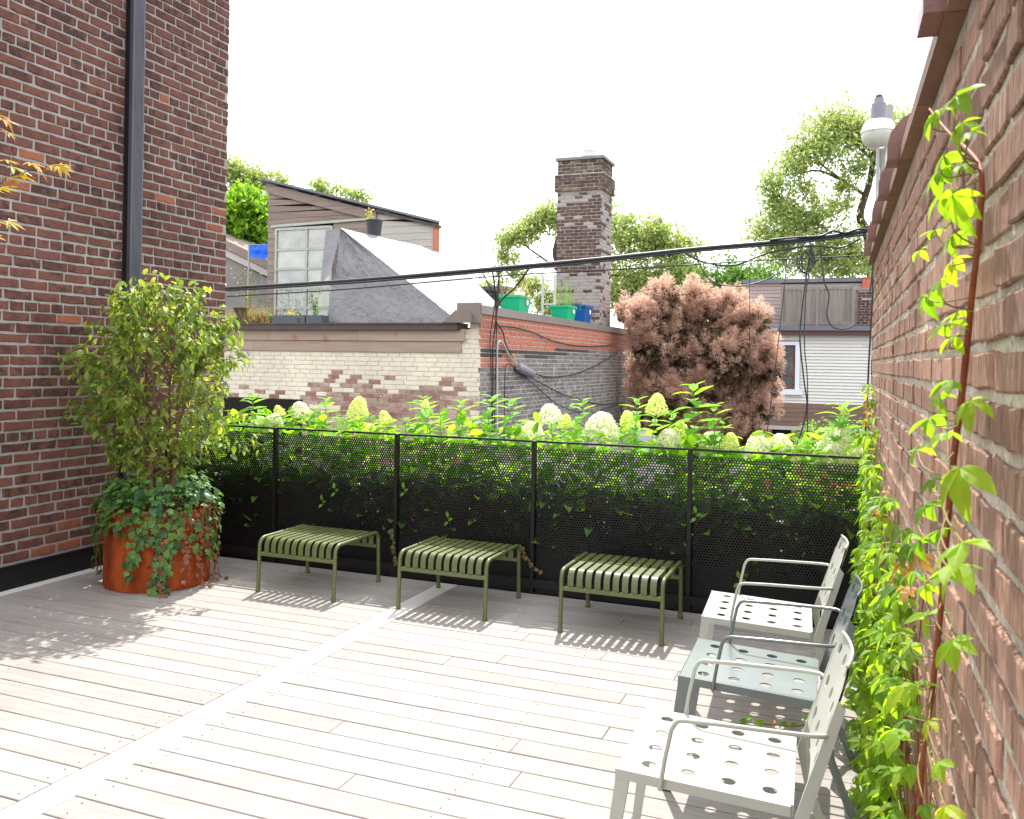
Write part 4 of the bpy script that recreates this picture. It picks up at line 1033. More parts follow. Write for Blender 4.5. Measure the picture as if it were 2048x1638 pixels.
for (p0, p1, mm, yo, th) in (((530, 358), (886, 444), M_roofmetal, -.16, .045), ((536, 368), (755, 424), M_shed, -.06, .20)):
    A, Bp = sp(*p0), sp(*p1); b = MB().prism([(A.x, SY+yo, A.z), (Bp.x, SY+yo, Bp.z), (Bp.x, SY+yo, Bp.z-th), (A.x, SY+yo, A.z-th)], tuple(SKEW*1.08) if th < .1 else (0, .04, 0)); obj('roof_sheet' if th < .1 else 'barge_board', loc(b, SO), mm, shed)
A, Bp = sp(740, 416), sp(884, 452); b = MB().prism([(A.x, SY-.1, A.z), (Bp.x, SY-.1, Bp.z), (Bp.x, SY-.1, Bp.z-.06), (A.x, SY-.1, A.z-.05)], (0, .08, 0)); obj('gutter', loc(b, SO), M_flash, shed)
A = sp(874, 452); b = MB().box((A.x-.06, SY-.06, ROOFZ), (A.x+.05, SY+.03, A.z)); obj('brick_end', loc(b, SO), M_newred[1], shed)
# window: 2 columns x 5 rows
win = MB().box((wx0-.055, SY-.05, wz0-.05), (wx0, SY+.01, wz1+.05)).box((wx1, SY-.05, wz0-.05), (wx1+.055, SY+.01, wz1+.05)).box((wx0-.0, SY-.052, wz1), (wx1, SY+.01, wz1+.06)).box((wx0, SY-.05, wz0-.05), (wx1, SY+.01, wz0))
win = obj('window', loc(win, SO), M_sash, shed)
bar = MB(); xm = wx0+(wx1-wx0)*.56; rws = 5
bar.box((xm-.03, SY-.045, wz0), (xm+.03, SY-.005, wz1))
for r_ in range(1, rws):
    z = wz0+(wz1-wz0)*r_/rws; bar.box((wx0, SY-.042, z-.028), (xm-.03, SY-.006, z+.028)); bar.box((xm+.03, SY-.042, z-.028), (wx1, SY-.006, z+.028))
obj('glazing_bars', loc(bar, SO), M_sash, win)
for r_ in range(rws):
    for (a_, b_) in ((wx0, xm), (xm, wx1)):
        z = wz0+(wz1-wz0)*r_/rws; b = MB().box((a_+.005, SY-.02, z), (b_-.005, SY-.014, z+(wz1-wz0)/rws)); obj('pane', loc(b, SO), M_glass, win)
A, Bp = sp(545, 466), sp(735, 448); b = MB().prism([(A.x, SY-.06, wz1+.07), (Bp.x, SY-.06, wz1+.13), (Bp.x, SY-.06, wz1+.18), (A.x, SY-.06, wz1+.13)], (0, .03, 0)); obj('head_trim', loc(b, SO), M_sash, shed)

# silver tarpaulin tent --------------------------------------------
TY0, TY1 = 13.05, 13.9
pk = gy(680, 457, 13.75); bl = gy(652, 640, 13.3); br_ = gy(925, 643, 13.12); rdg = gy(842, 492, 15.0); low = gy(988, 612, 14.7)
lowz = 2.27
mt2, n, l, bsdf = nodes('silver_tarpaulin')
nn1 = n.new('ShaderNodeTexNoise'); nn1.inputs['Scale'].default_value = 5; nn1.inputs['Detail'].default_value = 5; nn1.inputs['Distortion'].default_value = 1.2
vv1 = n.new('ShaderNodeTexVoronoi'); vv1.feature = 'DISTANCE_TO_EDGE'; vv1.inputs['Scale'].default_value = 6
tcx = n.new('ShaderNodeTexCoord'); mixv = n.new('ShaderNodeVectorMath'); mixv.operation = 'MULTIPLY_ADD'; mixv.inputs[1].default_value = (.35, .35, .35)
l.new(tcx.outputs['Object'], nn1.inputs['Vector']); l.new(nn1.outputs['Color'], mixv.inputs[0]); l.new(tcx.outputs['Object'], mixv.inputs[2]); l.new(mixv.outputs[0], vv1.inputs['Vector'])
ad = n.new('ShaderNodeMath'); ad.operation = 'MULTIPLY_ADD'; ad.inputs[1].default_value = .6; l.new(vv1.outputs['Distance'], ad.inputs[0]); l.new(nn1.outputs['Fac'], ad.inputs[2])
bpn = n.new('ShaderNodeBump'); bpn.inputs['Strength'].default_value = .8; bpn.inputs['Distance'].default_value = .045; l.new(ad.outputs[0], bpn.inputs['Height']); l.new(bpn.outputs[0], bsdf.inputs['Normal'])
bsdf.inputs['Base Color'].default_value = S(126, 124, 126); bsdf.inputs['Roughness'].default_value = .6; bsdf.inputs['Metallic'].default_value = .1
bl.z = lowz-.02; br_.z = lowz-.02; 
def fold(p, q_, r_, s_, nu, nv, amp):
    """bilinear wrinkled patch"""
    out = []
    nrm = (q_-p).cross(s_-p); nrm.normalize()
    for i in range(nu+1):
        for j in range(nv+1):
            u, v = i/nu, j/nv; x = p*(1-u)*(1-v)+q_*u*(1-v)+r_*u*v+s_*(1-u)*v
            e = min(1, 6*min(u, 1-u, v+.1, 1.05-v)); wv = math.sin(7*u+3*math.sin(4*v+u*3))*.5+math.sin(19*u-6*v)*.25+random.uniform(-.25, .25)
            out.append(x+nrm*amp*wv*max(e, 0))
    return [tuple(x) for x in out], [(i*(nv+1)+j, (i+1)*(nv+1)+j, (i+1)*(nv+1)+j+1, i*(nv+1)+j+1) for i in range(nu) for j in range(nv)]
TO = Vector(((bl.x+br_.x)/2, 13.6, ROOFZ)); tarp = thing('tarpaulin_cover', 'crumpled silver grey tarpaulin draped like a tent over the roof edge', 'tarpaulin', TO)
def patch(nm, p, q_, r_, s_, nu, nv, amp):
    v, f = fold(p, q_, r_, s_, nu, nv, amp); b = MB(); b.add(v, f); return obj(nm, loc(b, tuple(TO)), mt2, tarp, smooth=True)
patch('front_sheet', bl, br_, pk+Vector((.03, 0, -.02)), pk, 44, 36, .05)
patch('sunny_sheet', br_, Vector((low.x, low.y, low.z)), rdg, pk+Vector((.01, 0, .01)), 26, 24, .028)
b0 = Vector((rdg.x, rdg.y+1.3, rdg.z-.05)); b1 = Vector((pk.x, pk.y+1.3, pk.z-.05)); b2 = Vector((low.x+.1, low.y+1.3, lowz))
bl2 = Vector((bl.x-.02, bl.y+1.2, lowz))
patch('back_sheet', rdg, b0, b1, pk, 8, 8, .01); patch('end_sheet', Vector((low.x, low.y, low.z)), b2, b0, rdg, 8, 8, .02)
fl = gy(640, 570, 13.6); fl2 = gy(652, 460, 13.8); patch('side_flap', fl, bl+Vector((0, .1, .9)), pk+Vector((0, .03, 0)), fl2, 8, 12, .02)
patch('rear_sheet', bl2, bl, pk, b1, 8, 8, .02)
# black pot with seedling standing on the tent ridge stand
q_ = gy(748, 473, 14.5); ps = MB().box((q_.x-.2, q_.y-.12, ROOFZ), (q_.x+.2, q_.y+.3, q_.z-.005)); tag(obj('crate_stand', ps, M_shed), 'wooden crate stand under the tarpaulin carrying the black pot', 'crate')
pot = thing('plant_pot', 'black plastic plant pot with a thin seedling above the silver tarpaulin', 'pot', q_)
b = MB().lathe([(.125, 0), (.155, .28), (.165, .285), (.165, .31), (.15, .31), (.14, .2)], sides=24, cap=True); obj('pot_body', b, M_pot, pot, smooth=True)
LMs = leafmat('seedling_leaf', [S(120, 130, 60), S(150, 150, 80), S(150, 110, 80)], 'island', .4)
pos = [(-.11+rng.normal(0, .03), rng.normal(0, .04), .3+rng.uniform(0, .22)) for _ in range(40)]; scatter_mesh('seedling', ovate(.09, .035), pos, rv(40)+np.array([0, 0, .8]), rv(40)+np.array([0, 0, .5]), rng.uniform(.6, 1, 40), LMs, pot)

# roof edge planting -------------------------------------------------
def grass(name, label, c, n_, hgt, spread, colsx, lean=.35, cat='grass tuft'):
    o_ = thing(name, label, cat, c); M_ = leafmat(name+str(len(MATS)), colsx, 'island', .35)
    tpl = (np.array([(-.006, 0, 0), (.006, 0, 0), (.004, .55, .0), (-.004, .55, 0), (0, 1., -.12)], float), np.array([(0, 1, 2), (0, 2, 3), (3, 2, 4)]))
    pos = np.stack([rng.normal(0, spread, n_), rng.normal(0, spread*.6, n_), np.zeros(n_)], 1); d_ = rv(n_, lean); d_[:, 2] = 1
    scatter_mesh('blades', tpl, pos, d_, rv(n_), rng.uniform(.5, 1, n_)*hgt, M_, o_); return o_
def weed(name, label, c, n_, h, sprd, colsx, lf=.06, cat='plant'):
    o_ = thing(name, label, cat, c); M_ = leafmat(name+str(len(MATS)), colsx, 'island', .4); b = MB(); P = []; D = []
    for i in range(max(2, n_//25)):
        a = random.uniform(0, 6.28); tip = Vector((math.cos(a)*sprd*random.random(), math.sin(a)*sprd*.6*random.random(), h*random.uniform(.5, 1))); b.tube([(tip.x*.2, tip.y*.2, 0), tuple(tip*.6), tuple(tip)], .004, 4)
        for k_ in range(25): P.append(tuple(tip*random.uniform(.15, 1.05)+Vector((random.gauss(0, sprd*.16), random.gauss(0, sprd*.16), random.gauss(0, .03))))); D.append((random.gauss(0, 1), random.gauss(0, 1), random.gauss(0, .5)))
    obj('stalks', b, M_greystem, o_); scatter_mesh('foliage', ovate(lf, lf*.45), P, D, rv(len(P), .4)+np.array([0, 0, 1]), rng.uniform(.6, 1.2, len(P)), M_, o_); return o_
straw = [S(150, 130, 84), S(172, 152, 104), S(128, 124, 70), S(120, 96, 70)]; fresh = [S(70, 110, 40), S(96, 134, 50), S(120, 150, 60)]
for i, (px_, w_, lb) in enumerate(((480, .22, 'dry straw coloured grass on the flat roof by the brick house'), (515, .2, 'dry straw grass tuft beside the shed corner on the roof'))):
    q_ = gy(px_, 640, 13.25); q_.z = ROOFZ+.05; grass('grass_tuft', lb, q_, 420, .42, w_, straw, .3)
q_ = gy(482, 640, 13.12); q_.z = ROOFZ+.06; b = MB().lathe([(.11, 0), (.13, .1), (.12, .22), (.14, .3)], sides=14); b.v = [(x*(1+.2*math.sin(7*z+x*20)), y_, z) for x, y_, z in b.v]; o_ = tag(obj('tree_stump', b, M_barkdark, loc=q_), 'brown rotten stump among dry grass on the roof edge', 'stump')
rr = MB()
for i in range(50):
    a = random.uniform(0, 6.28); x = random.uniform(-.1, .6); rr.tube([(x, 0, 0), (x+random.uniform(-.1, .1), random.uniform(-.1, .1), random.uniform(.05, .2)), (x+random.uniform(-.2, .2), random.uniform(-.1, .1), random.uniform(.0, .22))], .006, 4)
tag(stuff(obj('root_tangle', rr, M_bark, loc=q_+Vector((.15, .02, 0)))), 'tangle of dead brown roots beside the stump', 'roots')
b = MB().box((-11.0, 12.95, 2.262), (gy(560, 645, 13.0).x-.5, 13.5, 2.285)); tag(obj('planter_tray', b, M_pot), 'low black tray on the roof edge under the dry grass', 'tray')
for i, (x0, x1, lb) in enumerate(((553, 617, 'slate grey trough with yellow sedum on the roof edge'), (620, 650, 'short slate grey trough with tall weeds beside the tarpaulin'))):
    A, Bp = gy(x0, 640, 13.1), gy(x1, 640, 13.1); t = thing('roof_trough', lb, 'planter', ((A.x+Bp.x)/2, 13.1, 2.2))
    w2 = (Bp.x-A.x)/2; b = MB().box((-w2, -.12, 0), (w2, .12, .05)).box((-w2, -.12, .05), (w2, -.1, .21)).box((-w2, .1, .05), (w2, .12, .21)).box((-w2, -.1, .05), (-w2+.02, .1, .21)).box((w2-.02, -.1, .05), (w2, .1, .21)); obj('box', b, M_trough, t)
    b = MB().box((-w2+.02, -.1, .15), (w2-.02, .1, .17)); obj('soil', b, M_soil, t)
q_ = gy(580, 630, 13.12); q_.z = 2.36; weed('sedum_plant', 'yellow green sedum mound growing in the slate trough', q_, 120, .14, .28, [S(196, 176, 84), S(170, 160, 70), S(150, 150, 60)], .05)
q_ = gy(632, 630, 13.12); q_.z = 2.36; weed('tall_weed', 'tall feathery green weed in the short trough', q_, 160, .55, .18, fresh, .06)
q_ = gy(543, 640, 13.05); q_.z = 2.29; weed('green_weed', 'fresh green weed between dry grass and slate trough', q_, 90, .22, .12, fresh, .05)
q_ = gy(598, 645, 13.0); q_.z = 2.27; weed('low_weed', 'small green weed drooping in front of the slate trough', q_, 60, .1, .12, fresh, .05)
q_ = gy(500, 600, 15.2); q_.z = 2.2; weed('grey_bush', 'grey green scrubby bush with white flowers beside the shed', q_, 330, 1.35, .75, [S(110, 116, 84), S(136, 132, 96), S(150, 140, 120), S(190, 190, 180)], .07)
# blue cloth hanging on a line behind the shed
A, Bp = gy(498, 490, 17.0), gy(552, 488, 17.0); v, f = fold(gy(500, 514, 17.), gy(552, 520, 17.), Bp, A, 16, 8, .03); b = MB().add(v, f); cl = thing('blue_sheet', 'bright blue plastic sheet hanging on a line behind the shed', 'tarpaulin', (A.x, A.y, 2.2)); obj('sheet', loc(b, (A.x, A.y, 2.2)), M_bluecloth, cl, smooth=True)
b = MB().tube([(0, 0, 0), (0, 0, A.z-2.2+.02)], .02, 8).tube([(Bp.x-A.x, 0, 0), (Bp.x-A.x, 0, A.z-2.2+.02)], .02, 8).tube([(0, 0, A.z-2.2), (Bp.x-A.x, 0, Bp.z-2.2)], .006, 6); obj('line_frame', b, M_conduit, cl)
# neighbour's low grey roof at left
LY = 18.; A = gy(440, 490, LY); Bp = gy(545, 548, LY); hb2 = thing('grey_outbuilding', 'low grey outbuilding with sloping timber fascia beyond the brick house', 'building', (A.x, LY+2, -2.8)); HBO = (A.x, LY+2, -2.8)
b = MB().prism([(A.x-2, LY, -2.8), (Bp.x+.6, LY, -2.8), (Bp.x+.6, LY, Bp.z-.45), (A.x-2, LY, A.z+.75)], (0, 4, 0)); obj('wall', loc(b, HBO), M_concrete, hb2)
for dz0, dz1, yo in ((.0, .17, -.08), (.19, .42, -.12)):
    b = MB().prism([(A.x-2, LY+yo, A.z+1.05-.42+dz0), (Bp.x+.8, LY+yo, Bp.z-.3-.42+dz0+.28), (Bp.x+.8, LY+yo, Bp.z-.3-.42+dz1+.28), (A.x-2, LY+yo, A.z+1.05-.42+dz1)], (0, .1 if dz0 == 0 else 4.2, 0)); obj('fascia' if dz0 == 0 else 'roof', loc(b, HBO), M_shedlight if dz0 == 0 else M_shed, hb2)

# chimney ------------------------------------------------------------
KY = 20.4; kx0 = gy(1113, 500, KY).x; kx1 = gy(1202, 500, KY).x; kd = .95
KO = ((kx0+kx1)/2, KY+kd/2, 2.2); ch = thing('brick_chimney', 'tall sooty brick chimney stack with corbelled top and metal pot', 'chimney', KO); kinv = Matrix.Translation(-Vector(KO))
ztop = gy(1112, 322, KY).z; zc0 = gy(1112, 385, KY).z; zc1 = gy(1112, 350, KY).z
b = MB().box((kx0+.008, KY+.008, 2.2), (kx1-.008, KY+kd, ztop-.02)).box((kx0-.05, KY-.05, zc0+.006), (kx1+.05, KY+kd+.05, zc1-.01)); core = obj('stack_core', loc(b, KO), M_mortlight, ch)
zgr = gy(1112, 545, KY).z
def pickk(sx, z):
    if z > zc1: return 'y'
    if z > zc0-.05: return 'y' if random.random() < .5 else 'b'
    if z < zgr: return 'g' if random.random() < .85 else 'b'
    return 'g' if random.random() < .12 or z > zc0-.25 and random.random() < .5 else 'b'
B = Bricks(); kw = kx1-kx0
B.course_wall((kx0, KY, 0), (1, 0, 0), kw, 2.2, zc0, .082, .215, .014, pickk)
B.course_wall((kx1, KY, 0), (0, 1, 0), kd, 2.2, zc0, .082, .215, .014, lambda s_, z: 'g' if random.random() < .8 else 'b')
B.course_wall((kx0-.058, KY-.058, 0), (1, 0, 0), kw+.116, zc0, zc1, .082, .215, .012, pickk, proud=.0)
B.course_wall((kx1+.058, KY-.058, 0), (0, 1, 0), kd+.116, zc0, zc1, .082, .215, .012, pickk)
B.course_wall((kx0, KY, 0), (1, 0, 0), kw, zc1, ztop, .082, .215, .014, pickk)
B.course_wall((kx1, KY, 0), (0, 1, 0), kd, zc1, ztop, .082, .215, .014, pickk)
B.build(core, kinv, {'b': M_chim, 'g': M_chimgrey, 'y': M_chimyel})
b = MB().box((kx0-.05, KY-.05, ztop-.01), (kx1+.05, KY+kd+.05, ztop+.06)); obj('cap_slab', loc(b, KO), M_concrete, ch)
b = MB().lathe([(.18, 0), (.18, .05), (.165, .06), (.165, .22), (.175, .23), (.175, .25), (.1, .26)], ((kx0+kx1)/2+.08, KY+.5, ztop+.06), 20); obj('chimney_pot', loc(b, KO), M_galv, ch, smooth=True)
# low sooty parapet with old chimney stub
A, Bp = gy(952, 580, 17.2), gy(1012, 580, 17.2); LO = ((A.x+Bp.x)/2, 17.5, 2.2); lc = thing('brick_parapet', 'low sooty brick parapet stub behind the flat roof', 'parapet', LO)
b = MB().box((A.x, 17.21, 2.2), (Bp.x, 17.7, A.z)); c_ = obj('core', loc(b, LO), M_mortlight, lc); B = Bricks(); B.course_wall((A.x, 17.2, 0), (1, 0, 0), Bp.x-A.x, 2.2, A.z, .08, .21, .012, lambda s_, z: 'd'); B.build(c_, Matrix.Translation(-Vector(LO)), {'d': M_darkbrick})
b = MB().box((A.x-.05, 17.15, A.z), (Bp.x+.05, 17.75, A.z+.07)); obj('cap', loc(b, LO), M_roofmetal, lc)
# aluminium ladder
A, Bp = gy(1086, 550, 18.6), gy(1110, 550, 18.6); ld = thing('ladder', 'pale aluminium ladder standing by the chimney', 'ladder', (A.x, 18.6, 2.2))
for x in (0, Bp.x-A.x): b = MB().box((x-.02, -.03, 0), (x+.02, .03, A.z-2.2)); obj('stile', b, M_galv, ld)
for k_ in range(6): b = MB().box((.02, -.015, .2+k_*.27), (Bp.x-A.x-.02, .015, .235+k_*.27)); obj('rung', b, M_galv, ld)
# recycling tubs on the coping
def tubbox(label, name, y0, wl_, dp_, h, m_, slots=False):
    o_ = thing(name, label, 'box', (CXR-.15, y0, 2.547)); a, c = wl_/2, dp_/2; k_ = .8
    b = MB(); 
    def ring(k2, z): return [(-c*k2, -a*k2, z), (c*k2, -a*k2, z), (c*k2, a*k2, z), (-c*k2, a*k2, z)]
    rs = [ring(k_, 0), ring(.97, h-.05), ring(1.05, h-.045), ring(1.05, h), ring(.98, h), ring(.78, .02)]
    v = [p for r_ in rs for p in r_]; f = [(3, 2, 1, 0)]+[(i*4+j, i*4+(j+1) % 4, i*4+4+(j+1) % 4, i*4+4+j) for i in range(5) for j in range(4)]+[(20, 21, 22, 23)]
    b.add(v, f); obj('tub', b, m_, o_)
    b = MB().box((c*.9, -.05+a*.45, h*.5), (c*1.0, .05+a*.45, h*.78)); b.v = [(x+.002, y_, z) for x, y_, z in b.v]
    bb = MB().lathe([(.055, 0), (.055, .006)], sides=14); bb.v = [(c*.955+z_, x_+a*.35, y2+h*.62) for x_, y2, z_ in bb.v]; obj('printed_mark', bb, M_white, o_)
    return o_
tubbox('green plastic tub full of dry grass on the brick wall coping', 'recycling_tub', 14.75, .60, .40, .29, M_green)
tubbox('green plastic tub standing next to the blue one on the coping', 'recycling_tub', 17.55, .62, .40, .29, M_green)
tubbox('deep blue plastic tub with white print on the coping', 'blue_tub', 18.75, .62, .42, .38, M_blue)
grass('potted_grass', 'dry straw grass growing out of the green tub by the cables', (CXR-.15, 14.75, 2.75), 170, .52, .13, straw, .35)
grass('potted_grass', 'sparse green stalks growing out of the green tub beside the blue tub', (CXR-.15, 17.6, 2.75), 50, .9, .12, fresh, .12)

# smoke bush ---------------------------------------------------------
sbO = gd(1400, 880, 21.5); sbO.z = -2.8
sb = thing('smoke_bush', 'big smoke bush with pinkish plumes and dark purple leaves', 'bush', sbO)
Zs = 21.5
cl = [(1256, 626, .3), (1278, 640, .35), (1300, 640, .6), (1330, 600, .45), (1365, 640, .7), (1395, 600, .4), (1430, 640, .7), (1460, 620, .55), (1480, 660, .6), (1510, 640, .5), (1320, 700, .7), (1390, 710, .85), (1450, 720, .85), (1515, 700, .6), (1545, 735, .45), (1300, 760, .6), (1370, 790, .8), (1440, 800, .8), (1500, 790, .7), (1530, 820, .4), (1420, 850, .7), (1480, 860, .6), (1350, 850, .6), (1300, 830, .5), (1288, 690, .35), (1290, 735, .38), (1288, 790, .38), (1284, 660, .3), (1380, 870, .6), (1330, 800, .6), (1460, 840, .6), (1520, 760, .5), (1545, 780, .35)]
P = []; bb = MB(); PL = []
for px_, py_, r_ in cl:
    r_ *= .84; px_ = 1385+(px_-1385)*(.92 if px_ > 1385 else 1.0)
    c_ = gd(px_, py_, Zs+random.uniform(-.3, .5))-sbO
    pth = smoothpath([(random.uniform(-.15, .15), 0, 0), c_*.45+Vector((0, .1, .3)), c_], 5); bb.tube(pth, [.06*(1-.85*j/(len(pth)-1)) for j in range(len(pth))], 6)
    n_ = int(2600*r_*r_)+250; d_ = rv(n_); d_ /= np.linalg.norm(d_, axis=1, keepdims=True); rr_ = r_*rng.uniform(.3, 1.1, (n_, 1))**.6; P.append(np.array(c_)+d_*rr_*np.array([1, .9, .9]))
    for k_ in range(int(75*r_)+10):
        d1 = Vector((random.gauss(0, 1), random.gauss(-.8, .7), random.gauss(.3, .8))).normalized(); PL.append((c_+d1*r_*random.uniform(.75, 1.05), d1+Vector((0, 0, .9)), random.uniform(.18, .36)))
P = np.concatenate(P); n_ = len(P)
LMp = leafmat('smoke_leaf', [S(74, 58, 48), S(96, 66, 58), S(88, 86, 46), S(112, 76, 66), S(108, 112, 56)], 'island', .35, (1.6, 1.4, 1, 1))
scatter_mesh('foliage', ovate(.13, .09, .2, .2), P, rv(n_), rv(n_, .6)+np.array([0, 0, 1]), rng.uniform(.7, 1.3, n_), LMp, sb)
obj('branches', bb, M_barkdark, sb, smooth=True)
LMq = leafmat('smoke_plume', [S(204, 172, 154), S(216, 188, 170), S(190, 156, 140), S(222, 198, 180)], 'island', .62, (1.2, 1.17, 1.13, 1), rough=.9, spec=.1)
hp = []; hd = []; hs = []
for c_, d1, s_ in PL:
    d1 = np.array(d1.normalized()); n_ = 110
    t = rng.uniform(0, 1, (n_, 1)); wdt = np.sin(np.pi*np.clip(t*.85+.12, 0, 1))*.45
    q_ = rv(n_); q_ -= (q_ @ d1)[:, None]*d1; q_ /= np.linalg.norm(q_, axis=1, keepdims=True)
    pp = np.array(c_)+d1*t*s_+q_*wdt*s_*rng.uniform(.1, 1, (n_, 1)); hp.append(pp); hd.append(q_*.8+d1*.7+rv(n_, .5)); hs.append(np.full(n_, s_)*rng.uniform(.16, .34, n_))
hp = np.concatenate(hp); hd = np.concatenate(hd); hs = np.concatenate(hs)
tplh = (np.array([(-.09, 0, 0), (.09, 0, 0), (.03, 1., .1)], float), np.array([(0, 1, 2)]))
scatter_mesh('flower_plumes', tplh, hp, hd, rv(len(hp)), hs, LMq, sb)

# white sided house --------------------------------------------------
WY = 27.3
def wp(px_, py_): return gy(px_, py_, WY)
whO = Vector((wp(1640, 800).x, WY+3, -2.8)); wh = thing('white_house', 'white clapboard house with dark roof deck and brown shingle skirt', 'house', whO); WO = tuple(whO)
x0 = wp(1520, 730).x; x1 = wp(1775, 730).x; zb, zt = wp(1640, 808).z, wp(1640, 668).z
b = MB().box((x0+.02, WY+.03, -2.8), (x1-.02, WY+6, zt+.1)); obj('wall_core', loc(b, WO), M_siding, wh)
wa, wb = wp(1548, 690), wp(1590, 776)
nrow = 22; dz = (zt-zb)/nrow
for i in range(nrow):
    z = zb+i*dz
    segs = [(x0, x1)]
    if z+dz > wb.z-.16 and z < wa.z+.1: segs = [(x0, wa.x-.12), (wb.x+.14, x1)]
    for a_, c_ in segs:
        if c_-a_ < .05: continue
        b = MB().prism([(a_, WY-.055, z), (a_, WY-.012, z+dz+.004), (a_, WY+.03, z+dz+.012), (a_, WY+.03, z)], (c_-a_, 0, 0)); obj('siding_board', loc(b, WO), M_siding, wh)
wf = MB().box((wa.x-.12, WY-.07, wb.z-.04), (wa.x, WY, wa.z+.1)).box((wb.x, WY-.07, wb.z-.04), (wb.x+.13, WY, wa.z+.1)).box((wa.x, WY-.07, wa.z), (wb.x, WY, wa.z+.1)); wf = obj('window', loc(wf, WO), M_trimw, wh)
b = MB().box((wa.x-.2, WY-.14, wb.z-.2), (wb.x+.22, WY, wb.z-.04)); obj('sill', loc(b, WO), M_trimw, wf)
b = MB().box((wa.x, WY-.03, wb.z-.02), (wa.x+.06, WY, wa.z)).box((wb.x-.06, WY-.03, wb.z-.02), (wb.x, WY, wa.z)).box((wa.x+.06, WY-.03, wb.z-.02), (wb.x-.06, WY, wb.z+.06)).box((wa.x+.06, WY-.03, wb.z+.36), (wb.x-.06, WY, wb.z+.42)).box((wa.x+.06, WY-.03, wa.z-.06), (wb.x-.06, WY, wa.z)); obj('sash', loc(b, WO), M_fascia, wf)
b = MB().box((wa.x+.06, WY-.015, wb.z+.06), (wb.x-.06, WY-.01, wa.z-.06)); obj('pane', loc(b, WO), M_glassdk, wf)
b = MB().box((wa.x+.04, WY+.031-.004, wb.z), (wb.x-.04, WY+.032, wa.z)); obj('blind', loc(b, WO), M_dark, wf)
A, Bp = wp(1510, 652), wp(1735, 652)
b = MB().box((A.x, WY-.35, zt+.09), (x1+.1, WY+6.1, zt+.23)); obj('roof_edge', loc(b, WO), M_roofmetal, wh)
b = MB().box((A.x+.02, WY-.28, zt-.02), (x1+.05, WY-.04, zt+.09)); obj('fascia', loc(b, WO), M_fascia, wh)
zs0 = wp(1640, 852).z
for i in range(5):     # shingle skirt courses
    z = zs0+(zb-zs0)*i/5; z2 = zs0+(zb-zs0)*(i+1)/5; yo = -.42+.07*i; yo2 = -.42+.07*(i+1)
    b = MB().prism([(x0-.02, WY+yo-.03, z), (x0-.02, WY+yo2-.012, z2+.01), (x0-.02, WY+yo2+.02, z2+.01), (x0-.02, WY+yo, z)], (x1-x0, 0, 0)); obj('shingle_course', loc(b, WO), M_shingle, wh)
b = MB().box((x0-.15, WY-.47, zs0-.12), (x1, WY-.40, zs0-.01)); obj('skirt_beam', loc(b, WO), M_shedlight, wh)
b = MB().box((x0-.3, WY-.2, -2.8), (wp(1545, 870).x, WY-.05, zs0-.12)); obj('door_post', loc(b, WO), M_newred[1], wh)
b = MB().box((wp(1545, 870).x, WY-.1, -2.8), (wp(1582, 870).x, WY-.04, zs0-.12)); obj('doorway', loc(b, WO), M_dark, wh)
b = MB().box((wp(1583, 870).x, WY-.12, -2.8), (x1, WY-.05, zs0-.12)); obj('garage_door', loc(b, WO), M_door, wh)
# upper storey set back: pinkish siding, board screen, parapet
UY = WY+.9; za = wp(1640, 655).z
def up_(px_, py_, y=UY): return gy(px_, py_, y)
ux0, ux1 = up_(1492, 600).x, up_(1562, 600).x; uz = up_(1500, 566).z
b = MB().box((ux0-.05, UY+.03, za-.6), (up_(1790, 600).x, UY+4.5, uz-.05)); obj('upper_core', loc(b, WO), M_shedlight, wh)
nr = 17; dzz = (uz-za+.5)/nr
for i in range(nr):
    z = za-.5+i*dzz; b = MB().box((ux0-(.12 if i < 9 else .0)-.004*i, UY-.01, z), (ux1, UY+.03, z+dzz-.014)); obj('asphalt_course', loc(b, WO), M_pinkside, wh)
A, Bp = up_(1490, 560), up_(1760, 556); b = MB().box((A.x-.05, UY-.12, uz-.02), (up_(1790, 560).x, UY+4.6, uz+.1)); obj('upper_roof', loc(b, WO), M_roofmetal, wh)
SYY = WY+.35; sx0, sx1 = up_(1562, 600, SYY).x, up_(1708, 600, SYY).x; sz0, sz1 = zt+.24, up_(1640, 573, SYY).z
scn = thing('board_screen', 'grey weathered vertical board screen on the white house roof', 'fence', (sx0, SYY, sz0)); SCO = (sx0, SYY, sz0)
nb = 17; bw = (sx1-sx0-.1)/nb
for i in range(nb):
    b = MB().box((sx0+.05+i*bw, SYY, sz0+.08), (sx0+.05+(i+1)*bw-.012, SYY+.022, sz1-.08-random.uniform(0, .01))); obj('board', loc(b, SCO), M_slatew, scn)
for x in (sx0, (sx0+sx1)/2-.03, sx1-.06): b = MB().box((x, SYY-.05, sz0), (x+.07, SYY-.002, sz1)); obj('post', loc(b, SCO), M_slatew, scn)
for z in (sz0+.06, sz1-.08): b = MB().box((sx0+.07, SYY-.034, z), (sx1-.06, SYY-.003, z+.07)); obj('rail', loc(b, SCO), M_slatew, scn)
rx0, rx1 = up_(1716, 600).x, up_(1790, 600).x; RB = thing('brick_stack', 'small red brick stack with terracotta pot beside the board screen', 'chimney', (rx0, UY-.2, zt)); RBO = (rx0, UY-.2, zt+.2); RB.location = RBO
rzt = up_(1730, 582).z; b = MB().box((rx0, UY-.21, zt+.235), (rx1, UY-.02, rzt)); rc_ = obj('core', loc(b, RBO), M_mortlight, RB); B = Bricks(); B.course_wall((rx0, UY-.215, 0), (1, 0, 0), rx1-rx0, zt+.24, rzt, .08, .21, .012, lambda s_, z: 'r'); B.build(rc_, Matrix.Translation(-Vector(RBO)), {'r': M_redbrick})
b = MB().box((rx0-.06, UY-.26, rzt), (rx1, UY+.02, rzt+.07)); obj('cap', loc(b, RBO), M_shed, RB)
